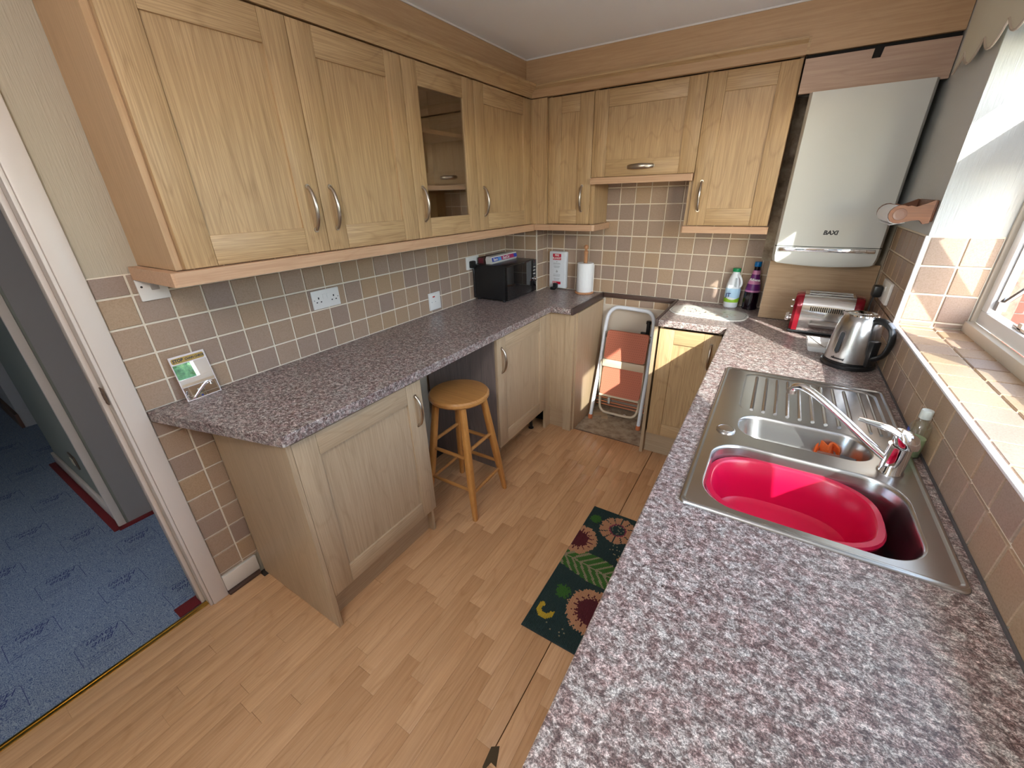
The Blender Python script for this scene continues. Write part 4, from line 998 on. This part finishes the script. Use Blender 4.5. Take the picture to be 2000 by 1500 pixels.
# ---- milk bottle
mx_, my_ = 1.598, -.058
mk = thing('milk_bottle', 'plastic milk bottle with a green cap and landscape label', 'bottle', (mx_, my_, H))
m = MB(); prof = [(.036, .0006), (.040, .006), (.041, .05), (.0415, .115), (.039, .140), (.031, .175), (.022, .200), (.0195, .205), (.0195, .214)]
m.lathe([(r_, H+z_) for r_, z_ in prof], (mx_, my_), 28, sx=1.0, sy=.92); part('body', m, MILK, mk)
m = MB().tube(smooth_path([(mx_+.036, my_-.028, H+.13), (mx_+.041, my_-.034, H+.15), (mx_+.033, my_-.032, H+.18), (mx_+.014, my_-.018, H+.203)], 4), .0065, 8); part('handle', m, MILK, mk)
part('handle_recess', MB().prism([(mx_+.004, H+.128), (mx_+.018, H+.128), (mx_+.014, H+.182), (mx_+.005, H+.182)], 'y', my_-.036, my_-.034), simple('grey_recess', (.42, .46, .50), .4), mk)
def wrap(cx0, cy0, r_, z0f, z1f, a0, a1, n, mat_i, m, sy=.92):
    vs = []; fs = []
    for i in range(n+1):
        a = a0+(a1-a0)*i/n; t = i/n
        vs += [(cx0+r_*math.cos(a), cy0+r_*sy*math.sin(a), H+z0f(t)), (cx0+r_*math.cos(a), cy0+r_*sy*math.sin(a), H+z1f(t))]
        if i: fs.append((2*i-2, 2*i, 2*i+1, 2*i-1))
    m.add(vs, fs, mat_i, True)
m = MB(); A0, A1 = -math.pi*1.0, -.05
wrap(mx_, my_, .0422, lambda t: .060+.006*math.sin(t*5), lambda t: .118, A0, A1, 16, 0, m); wrap(mx_, my_, .0424, lambda t: .034, lambda t: .050+.012*math.sin(1+t*4)**2, A0, A1, 16, 1, m)
part('printed_label', m, [LBLU, GRNP], mk)
part('cap', MB().lathe([(.0215, H+.2145), (.0225, H+.216), (.0225, H+.232), (.021, H+.2345)], (mx_, my_), 26), GREEN, mk)
text('lettering', 'JT', .032, INKB, mk, (1, .0, 0), Z, (mx_-.019, my_-.0415, H+.078), ext=.001, bold=.0006)
# ---- squash bottle
rx, ry = 1.703, -.062
rb = thing('squash_bottle', 'dark blackcurrant squash bottle with a blue cap and purple label', 'bottle', (rx, ry, H))
m = MB(); m.lathe([(.038, H+.0006), (.042, H+.006), (.041, H+.03), (.0425, H+.05), (.0415, H+.105)], (rx, ry), 28); part('body', m, SQUASH, rb)
m = MB(); m.lathe([(.0415, H+.1052), (.039, H+.125), (.033, H+.155), (.026, H+.185), (.020, H+.215), (.0165, H+.232)], (rx, ry), 28); lab = part('shoulder_label', m, PURP, rb)
m = MB()
for zc, rw in ((.222, .020), (.190, .0255)): pass
m.lathe([(.0345, H+.152), (.0290, H+.176)], (rx, ry), 28, caps=(False, False)); part('pink_band', m, PINKP, lab)
m = MB(); m.lathe([(.0228, H+.208), (.0185, H+.229)], (rx, ry), 28, caps=(False, False)); part('pink_band', m, PINKP, lab)
m = MB(); m.lathe([(.0418, H+.107), (.0408, H+.116)], (rx, ry), 28, caps=(False, False)); part('pink_band', m, PINKP, lab)
text('lettering', 'Ribena', .020, simple('label_white', (.85, .82, .84), .4), rb, (1, -.15, 0), (0, .35, .94), (rx+.001, ry-.0315, H+.178), ext=.0015, bold=.0007, shear=.1)
m = MB(); m.lathe([(.0158, H+.2322), (.0158, H+.252)], (rx, ry), 20); part('neck', m, SQUASH, rb)
part('cap', MB().lathe([(.0175, H+.252), (.0185, H+.254), (.0185, H+.276), (.0165, H+.279)], (rx, ry), 24), BLUEC, rb)

# ---- toaster (world axis aligned, slight turn)
ts = thing('toaster', 'chrome toaster with red metallic ends and long top slots', 'toaster', (2.045, -.415, H), world=False)
ts.rotation_euler = (0, 0, math.radians(-3))
def tprof(x, k=1.0, dz=0): return [(x, y*k, z+dz) for y, z in ((-.083, .018), (-.086, .05), (-.084, .13), (-.074, .165), (-.058, .184), (-.035, .190), (.035, .190), (.058, .184), (.074, .165), (.084, .13), (.086, .05), (.083, .018))]
m = MB(); m.loft([tprof(-.100), tprof(.100)]); part('chrome_body', m, simple('polished_steel', (.80, .80, .80), .10, 1.0), ts)
for sx in (-1, 1):
    m = MB(); m.loft([[(sx*.1005, y*1.03, z if z < .1 else z*1.015) for _, y, z in tprof(0)], [(sx*.122, y*1.03, z if z < .1 else z*1.012) for _, y, z in tprof(0)], [(sx*.134, y*.9, z*.97+.003) for _, y, z in tprof(0)]]); er = part('red_end', m, REDM, ts)
m = MB().box(-.138, .138, -.088, .088, .006, .0175, bev=.004)
for a_ in (-.115, .115):
    for b_ in (-.07, .07): m.lathe([(.012, .0004), (.012, .006)], (a_, b_), 10)
part('base', m, BLACK, ts)
m = MB(); 
for yy in (-.038, .020): m.box(-.080, .085, yy, yy+.018, .1895, .1905)
part('slot', m, GAPB, ts)
m = MB()
for yy in (-.041, -.029, -.019, .017, .029, .039): m.tube([(-.083, yy, .1925), (.088, yy, .1925)], .002, 6)
part('slot_rail', m, CHROME, ts)
m = MB()
for i in range(17): m.box(-.066+.008*i, -.062+.008*i, -.0875, -.0865, .118, .140)
part('vent', m, GAPB, ts)
for z, y_ in ((.062, -.028), (.062, .028)):
    m = MB(); m.loft([[(-.134-xx, y_+r_*math.cos(2*math.pi*i/20), z+r_*math.sin(2*math.pi*i/20)) for i in range(20)] for xx, r_ in ((0, .010), (.008, .010), (.009, .0175), (.013, .0185), (.026, .014), (.029, .006))]); part('knob', m, CHROME, ts)
for z in (.118, .150):
    m = MB(); m.box(-.150, -.134, -.022, .022, z-.004, z+.004, bev=.0035); part('lever', m, CHROME, ts)
# ---- white dish
dh = thing('butter_dish', 'square white dish half hidden behind the kettle', 'dish', (2.05, -.70, H))
m = MB(); c0, c1, c2, c3 = 1.980, 2.130, -.774, -.600
m.loft([rrect(c0+.008, c1-.008, c2+.008, c3-.008, .006, H+.0006), rrect(c0+.003, c1-.003, c2+.003, c3-.003, .008, H+.008), rrect(c0, c1, c2, c3, .009, H+.024), rrect(c0+.004, c1-.004, c2+.004, c3-.004, .007, H+.024), rrect(c0+.009, c1-.009, c2+.009, c3-.009, .006, H+.007)]); part('dish', m, simple('white_china', (.80, .80, .80), .15), dh)
tsn = thing('teaspoon', 'small steel teaspoon lying in the square white dish', 'spoon', (2.04, -.7, H+.012))
m = MB().tube([(1.992, -.620, H+.0265), (2.02, -.665, H+.017), (2.045, -.705, H+.0115)], [.0025, .0022, .002], 6); part('stem', m, STEELD, tsn)
part('spoon_bowl', MB().lathe([(.004, H+.0082), (.012, H+.010), (.0135, H+.0125), (.012, H+.0115)], (2.057, -.718), 16, sx=.8, sy=1.3), STEELD, tsn)
# ---- kettle
kt = thing('kettle', 'brushed steel jug kettle with a black handle, on its black base', 'kettle', (2.118, -.872, H), world=False)
kt.rotation_euler = (0, 0, math.radians(-48))
m = MB().lathe([(.088, .0005), (.091, .004), (.091, .014), (.086, .018), (.078, .018)], (0, 0), 40); part('power_base', m, BLACK, kt)
m = MB().lathe([(.0795, .024), (.0825, .027), (.081, .06), (.077, .11), (.071, .155), (.064, .185), (.055, .203), (.052, .206)], (0, 0), 48); kb = part('body', m, STEEL, kt)
part('bottom_ring', MB().lathe([(.080, .0185), (.0825, .0185), (.0825, .0235), (.080, .0238)], (0, 0), 40), BLACK, kt)
m = MB().lathe([(.052, .2062), (.051, .211), (.044, .214), (.030, .2145), (.028, .2165), (.0, .217)], (0, 0), 40); part('lid', m, CHROME, kt)
hp = smooth_path([(.058, 0, .198), (.090, 0, .199), (.122, 0, .178), (.134, 0, .135), (.124, 0, .085), (.098, 0, .060), (.078, 0, .058)], 5)
n_ = len(hp); loops = []
for i, p in enumerate(hp):
    a = hp[max(i-1, 0)]; b_ = hp[min(i+1, n_-1)]; dd = (b_-a).normalized(); nn = Vector((dd.z, 0, -dd.x)); w_ = .0145; t_ = .0105+.003*math.cos(i/n_*6)
    loops.append([tuple(p+nn*t_*math.cos(2*math.pi*k/12)+Vector((0, 1, 0))*w_*math.sin(2*math.pi*k/12)) for k in range(12)])
m = MB().loft(loops); m.box(.062, .092, -.019, .019, .020, .125, bev=.008); hh = part('handle', m, BLACK, kt)
part('lid_button', MB().box(.100, .128, -.009, .009, .186, .200, bev=.004).xf(Matrix.Translation((.114, 0, .193)) @ Matrix.Rotation(math.radians(38), 4, 'Y') @ Matrix.Translation((-.114, 0, -.193))), simple('grey_button', (.30, .32, .36), .2), hh)
m = MB().prism([(-.018, .206), (.018, .206), (.008, .186), (-.008, .186)], 'x', -.070, -.046); part('spout_lip', m, STEEL, kb)
# water gauge facing the camera
th_g = math.radians(208)
def rad(z): return .0825-(z-.027)*.055/.083*1.0 if z < .11 else .077-(z-.11)*.135
mg = MB(); cg, sg = math.cos(th_g-math.radians(-48)), math.sin(th_g-math.radians(-48))
KP = [(.0825, .027), (.081, .06), (.077, .11), (.071, .155), (.064, .185)]
def kr_(z):
    for (r0, z0), (r1, z1) in zip(KP[:-1], KP[1:]):
        if z <= z1: return r0+(r1-r0)*(z-z0)/(z1-z0)
    return KP[-1][0]
def on_kettle(sx_, z, off):
    a = math.radians(227+48)+sx_/.078; r_ = kr_(z)+off
    return (r_*math.cos(a), r_*math.sin(a), z)
def stad(w_, z0, z1, n=8):
    o_ = [(w_*math.cos(t), z1-w_+w_*math.sin(t)) for t in [math.pi*i/n for i in range(n+1)]]+[(w_*math.cos(t), z0+w_+w_*math.sin(t)) for t in [math.pi+math.pi*i/n for i in range(n+1)]]
    return o_
def onk(m, sh, off, mi=0):
    vs = [on_kettle(x, z, off) for x, z in sh]; n = len(sh)//2
    fs = [(i, i+1, len(sh)-2-i, len(sh)-1-i) for i in range(n-1)]
    m.add(vs, fs, mi, True)
m = MB(); onk(m, stad(.0115, .058, .150), .0012); gg = part('gauge_frame', m, CHROME, kt)
m = MB(); onk(m, stad(.008, .063, .145), .0020); part('gauge_window', m, simple('smoked_gauge', (.05, .055, .06), .1), gg)
a = math.radians(236+48); 
text('lettering', 'Kenwood', .0115, INK, kt, (-math.sin(a), math.cos(a), 0), (0, 0, 1), (.0832*math.cos(a), .0832*math.sin(a), .040), ext=.0012, bold=.0002, shear=.1)

# ---- sockets on the right wall + plug
s5 = thing('double_socket', 'white double socket on the window wall tiles behind the kettle', 'socket', (RW-.01, -.57, 1.17))
part('plate', MB().box(RW-.018, RW-.0065, -.645, -.495, 1.122, 1.212, bev=.003), WPLA, s5)
part('rocker', MB().box(RW-.021, RW-.018, -.585, -.572, 1.17, 1.19, bev=.001), WPLA, s5)
pg2 = thing('kettle_plug', 'black plug with a cable in the socket behind the kettle', 'plug', (RW-.03, -.53, 1.16))
part('plug_body', MB().box(RW-.052, RW-.0185, -.552, -.505, 1.135, 1.185, bev=.008), BLACK, pg2)
part('cable', MB().tube(smooth_path([(RW-.04, -.53, 1.14), (RW-.045, -.54, 1.09), (RW-.035, -.56, 1.0), (RW-.03, -.60, .945), (RW-.03, -.66, .926), (RW-.035, -.76, .925)], 4), .004, 6), BLACK, pg2)

# ---- wooden towel holder on the right wall, with an empty roll
wh = thing('towel_holder', 'reddish wooden two-armed roll holder on the wall above the tiles', 'holder', (RW, -.69, 1.5))
part('back_plate', MB().box(RW-.012, RW-.0015, -.815, -.565, 1.462, 1.532, bev=.003), HOLDW, wh)
for yy in (-.822, -.566):
    o_ = []
    for i in range(24):
        t = i/23
        o_.append((RW-.012-.075*t if t < 1 else 0, 0))
    top = [(RW-.0125, 1.533), (RW-.035, 1.522), (RW-.058, 1.512), (RW-.075, 1.516)]
    arc = [(RW-.098+.031*math.cos(a_), 1.487+.031*math.sin(a_)) for a_ in [math.radians(60+24*k) for k in range(11)]]
    bot = [(RW-.062, 1.466), (RW-.040, 1.468), (RW-.028, 1.455), (RW-.0125, 1.458)]
    m = MB().prism(top+arc+bot, 'y', yy-.008, yy+.008); ar_ = part('arm', m, HOLDW, wh, bev=.003)
    m = MB(); m.loft([[(RW-.098+.020*s_*math.cos(2*math.pi*i/20), yo, 1.487+.020*s_*math.sin(2*math.pi*i/20)) for i in range(20)] for s_, yo in ((1, yy-.0085), (.95, yy-.0095), (.3, yy-.0075))]); part('dished_disc', m, simple('dark_walnut', (.16, .075, .05), .4), ar_)
er = thing('cardboard_tube', 'nearly empty white roll held between the wooden arms', 'roll', (RW-.098, -.69, 1.487))
m = MB(); m.loft([[(RW-.098+r_*math.cos(2*math.pi*i/28), y_, 1.484+r_*math.sin(2*math.pi*i/28)) for i in range(28)] for r_, y_ in ((.012, -.811), (.031, -.811), (.031, -.577), (.012, -.577))]); part('roll', m, PAPERR, er)
m = MB().add([(RW-.098+.031*.8, -.811, 1.459), (RW-.098+.031*.8, -.577, 1.459), (RW-.115, -.577, 1.450), (RW-.115, -.811, 1.450)], [(0, 1, 2, 3)]); o = part('loose_sheet', m, PAPERR, er); sd = o.modifiers.new('t', 'SOLIDIFY'); sd.thickness = .001

# ---- valance / scalloped blind
bl = thing('scalloped_blind', 'cream scalloped blind edge hanging across the top of the window', 'blind', (2.205, -1.5, 2.0))
def scal(y):
    u = ((-.456-.085-y) % .193)/.193       # 0..1 between peaks
    t = abs(math.sin(math.pi*((u)))); return t
m = MB(); vs = []; fs = []; n_ = 220; ys = [-.455-2.15*i/n_ for i in range(n_+1)]; bot = []
for i, y in enumerate(ys):
    zb_ = 2.006-.052*scal(y-.0)**.8; bot.append((2.2035, y, zb_)); vs += [(2.204, y, zb_), (2.204, y, CZ-.03)]
    if i: fs.append((2*i-2, 2*i, 2*i+1, 2*i-1))
m.add(vs, fs); o = part('fabric', m, CREAMF, bl); sd = o.modifiers.new('t', 'SOLIDIFY'); sd.thickness = .0012
part('braid', MB().tube(bot[::1], .0035, 6), LACE, bl)
part('roller', MB().tube([(2.198, -.45, CZ-.035), (2.198, -2.61, CZ-.035)], .02, 14), WPLA, bl)

# ---- stool
so_ = thing('bar_stool', 'round-seated honey wood stool in the gap between the base cabinets', 'stool', (.525, -1.462, 0))
cx_, cy_ = .527, -1.460
m = MB().lathe([(.135, .637), (.150, .640), (.158, .650), (.158, .662), (.150, .671), (.135, .6735), (0, .6735)], (cx_, cy_), 48); part('seat', m, STOOLX, so_)
feet = [(.693, -1.608), (.683, -1.302), (.368, -1.310), (.372, -1.612)]
def legp(k, z):
    fx, fy = feet[k]; tx, ty = cx_+(.085 if fx > cx_ else -.085), cy_+(.085 if fy > cy_ else -.085); t = z/.64
    return Vector((fx+(tx-fx)*t, fy+(ty-fy)*t, z))
for k in range(4):
    prof = [(.0, .0125), (.12, .016), (.18, .0175), (.30, .019), (.45, .018), (.638, .0165)]
    loops = []
    for z, r_ in prof:
        c_ = legp(k, z); loops.append([(c_.x+r_*math.copysign(abs(math.cos(a_))**.6, math.cos(a_)), c_.y+r_*math.copysign(abs(math.sin(a_))**.6, math.sin(a_)), z+.0003) for a_ in [2*math.pi*i/16+.2 for i in range(16)]])
    part('leg', MB().loft(loops), STOOLW, so_)
for a_, b_, zs in ((0, 1, (.155, .395)), (1, 2, (.20, .355)), (2, 3, (.155, .395)), (3, 0, (.175, .355))):
    for z in zs:
        p, q_ = legp(a_, z), legp(b_, z); mid = (p+q_)/2
        part('rung', MB().tube([p, p+(q_-p)*.15, mid, p+(q_-p)*.85, q_], [.008, .0095, .0105, .0095, .008], 10), STOOLX, so_)

# ---- folded step ladder
sl_ = thing('step_ladder', 'folded white two-step ladder with red-brown treads in the appliance gap', 'ladder', (.99, -.15, 0))
pts = [(.806, -.262, .012), (.812, -.135, .45), (.816, -.085, .70), (.828, -.066, .785), (.868, -.057, .828), (.93, -.056, .835), (1.05, -.056, .83), (1.115, -.060, .822), (1.148, -.070, .78), (1.157, -.085, .70), (1.166, -.135, .45), (1.176, -.262, .012)]
part('front_frame', MB().tube(smooth_path(pts, 5), .0135, 12), LADW, sl_)
for x_ in (.806, 1.176): part('foot_cap', MB().lathe([(.016, .0004), (.017, .004), (.0165, .030), (.0145, .033)], (x_, -.262 if True else 0), 14), ORRUB, sl_)
pts = [(.828, -.075, .62), (.828, -.120, .20), (.832, -.138, .075), (.858, -.150, .030), (.90, -.152, .020), (1.06, -.148, .020), (1.105, -.142, .034), (1.126, -.130, .08), (1.13, -.112, .20), (1.13, -.072, .62)]
part('rear_frame', MB().tube(smooth_path(pts, 5), .010, 10), LADC, sl_)
def tread(zt, zb_, yt, yb, label=None):
    m = MB(); xs0, xs1 = .850, 1.148
    P = rrect(xs0, xs1, zb_, zt, .02); loops = []
    def yy(z): return yb+(yt-yb)*(z-zb_)/(zt-zb_)
    m.loft([[(x, yy(z)+.004, z) for x, z in P], [(x, yy(z)-.014, z) for x, z in P]], 0, (True, True), False)
    tr_ = part('tread', m, TERRA, sl_)
    m = MB(); n1_, n2_ = 19, 12
    for i in range(n1_):
        for j in range(n2_):
            x = xs0+.018+(xs1-xs0-.036)*i/(n1_-1)+(.004 if j % 2 else -.004); z = zb_+.015+(zt-zb_-.03)*j/(n2_-1); y = yy(z)-.0142
            m.add([(x-.0035, y, z), (x, y, z-.0035), (x+.0035, y, z), (x, y, z+.0035), (x, y-.0022, z)], [(0, 1, 4), (1, 2, 4), (2, 3, 4), (3, 0, 4)])
    part('grip_studs', m, TERRAD, tr_, kind='stuff')
    return tr_
tread(.680, .478, -.118, -.165); tread(.415, .205, -.158, -.200)
part('tread_edge', MB().box(.845, 1.152, -.188, -.170, .418, .474, bev=.004), LADC, sl_)
part('tread_edge', MB().box(.845, 1.146, -.212, -.196, .186, .203, bev=.003), LADC, sl_)
for x_ in (.834, 1.150):
    part('link_arm', MB().box(x_-.003, x_+.003, -.185, -.165, .20, .46, bev=.001), LADC, sl_)
    part('bracket', MB().box(x_-.004, x_+.006, -.118, -.098, .62, .665, bev=.002), ALU, sl_)
# ---- pipes and valve in the gap
for zz, yy in ((.085, -.035), (.055, -.045), (.022, -.03)):
    solo('copper_pipe', MB().tube([(.768, yy, zz), (1.26, yy, zz+.004)], .0078, 10), COPPER, {.085: 'topmost copper pipe low on the back wall behind the ladder', .055: 'middle copper pipe low on the back wall behind the ladder', .022: 'lowest copper pipe at the floor behind the ladder'}[zz], 'pipe', 'copper pipes behind the step ladder', org=(1.0, yy, zz))
solo('pipe_clip', MB().box(.865, .885, -.055, -.001, .045, .10, bev=.003), WPLA, 'white plastic pipe clip on the copper pipes behind the ladder', 'clip', org=(.87, -.03, .07))
vl = thing('shut_off_valve', 'black appliance valve on the back wall above the ladder treads', 'valve', (1.12, -.03, .70))
part('valve_body', MB().tube([(1.112, -.035, .635), (1.112, -.035, .735)], .013, 12).tube([(1.112, -.03, .66), (1.070, -.04, .662)], .010, 10).tube([(1.112, -.03, .70), (1.112, -.002, .70)], .008, 10), BLACK, vl)
part('lever', MB().box(1.066, 1.098, -.056, -.030, .652, .672, bev=.004).lathe([(.018, .735), (.018, .752), (.014, .756)], (1.112, -.035), 12), BLACK, vl)
for i, (x_, y_, a_, w_, d_) in enumerate(((.85, -.16, .5, .10, .05), (.93, -.12, -.3, .07, .04), (.90, -.20, .2, .05, .04), (1.02, -.10, .9, .03, .02))):
    m = MB().box(-w_/2, w_/2, -d_/2, d_/2, -.0035, .0015).xf(Matrix.Translation((x_, y_, 0)) @ Matrix.Rotation(a_, 4, 'Z'))
    solo('wood_scrap', m, [PALE['x'], DARKW, PALE['x'], PAPERR][i], ['largest pale offcut on the screed by the ladder foot', 'dark thin offcut on the screed behind the ladder bar', 'small pale offcut on the screed in front of the ladder bar', 'tiny white paper scrap on the screed by the pipes'][i], 'scrap', org=(x_, y_, 0))

# ---- floor mat with floral pile pattern
mt = thing('floor_mat', 'dark green floral doormat on the laminate beside the sink units', 'mat', (1.42, -1.588, 0))
mx0, mx1, my0, my1 = 1.204, 1.64, -1.990, -1.186
part('rubber_base', MB().box(mx0, mx1, my0, my1, .0004, .004, bev=.0015), BLACK, mt)
GR = .009
def h2(i, j):
    v = math.sin(i*127.1+j*311.7)*43758.5453; return v-math.floor(v)
def matcol(x, y, jit):
    """pile colours: 0 dark green, 1 peach, 2 maroon, 3 leaf green, 4 beige, 5 yellow, 6 pink"""
    def rr_(cx, cy): return math.hypot(x-cx, y-cy), math.atan2(y-cy, x-cx)
    d_, a_ = rr_(1.375, -1.300)
    if d_ < .088+.008*jit:
        if d_ < .036: return 0 if jit < .85 else 4
        if d_ < .043: return 6
        return 0 if abs(math.sin(a_*6)) < .22 and d_ > .045 else 1
    d_, a_ = rr_(1.222, -1.450)
    if d_ < .088+.012*jit: return 2 if d_ < .046+.012*jit or (abs(math.sin(a_*8)) < .3 and .052 < d_ < .074) else 1
    d_, a_ = rr_(1.428, -1.795)
    if d_ < .098+.014*jit: return 2 if d_ < .056+.014*jit or (abs(math.sin(a_*9)) < .3 and .06 < d_ < .082) else 1
    d_, a_ = rr_(1.262, -1.880)
    if .018 < d_ < .040 and (a_ < .2 or a_ > 2.2): return 5
    d_, a_ = rr_(1.465, -1.475)
    if d_ < .028+.008*jit: return 1
    d_, _a = rr_(1.250, -1.275)
    if d_ < .022+.012*jit: return 3
    d_, _a = rr_(1.285, -1.765)
    if d_ < .026+.014*jit: return 3
    # fern leaf
    v = (y+1.585+.10*(x-1.33)); wdt = .078-.25*abs(x-1.36)*.5
    if abs(v) < wdt and x > 1.19:
        s_ = (x*1.0-abs(v)*.9); k = (s_/.040) % 1
        return 4 if (k < .36 or abs(v) < .004) else 3
    if jit > .93 and (abs(x-1.40) < .05 and abs(y+1.42) < .04 or abs(x-1.33) < .05 and abs(y+1.93) < .03): return 4
    return 0
m = MB(); g_ = .0062; nx_, ny_ = int((mx1-mx0-.004)/g_), int((my1-my0-.004)/g_)
for i in range(nx_):
    for j in range(ny_):
        x = mx0+.002+g_*(i+.5); y = my0+.002+g_*(j+.5); j1, j2, j3 = h2(i, j), h2(i+91, j), h2(i, j+57)
        ci = matcol(x, y, j1); hh_ = .007+.0022*j2; q_ = g_*.52; ox_, oy_ = (j2-.5)*.002, (j3-.5)*.002
        m.add([(x-q_, y-q_, .004), (x+q_, y-q_, .004), (x+q_, y+q_, .004), (x-q_, y+q_, .004), (x+ox_, y+oy_, hh_)], [(0, 1, 4), (1, 2, 4), (2, 3, 4), (3, 0, 4)], ci)
pc = [simple('pile_dark_green', (.018, .040, .038), .95), simple('pile_peach', (.50, .26, .14), .95), simple('pile_maroon', (.10, .012, .018), .95), simple('pile_leaf', (.045, .14, .02), .95), simple('pile_beige', (.30, .25, .15), .95), simple('pile_yellow', (.52, .36, .03), .95), simple('pile_pink', (.25, .04, .07), .95)]
part('pile', m, pc, mt, kind='stuff')
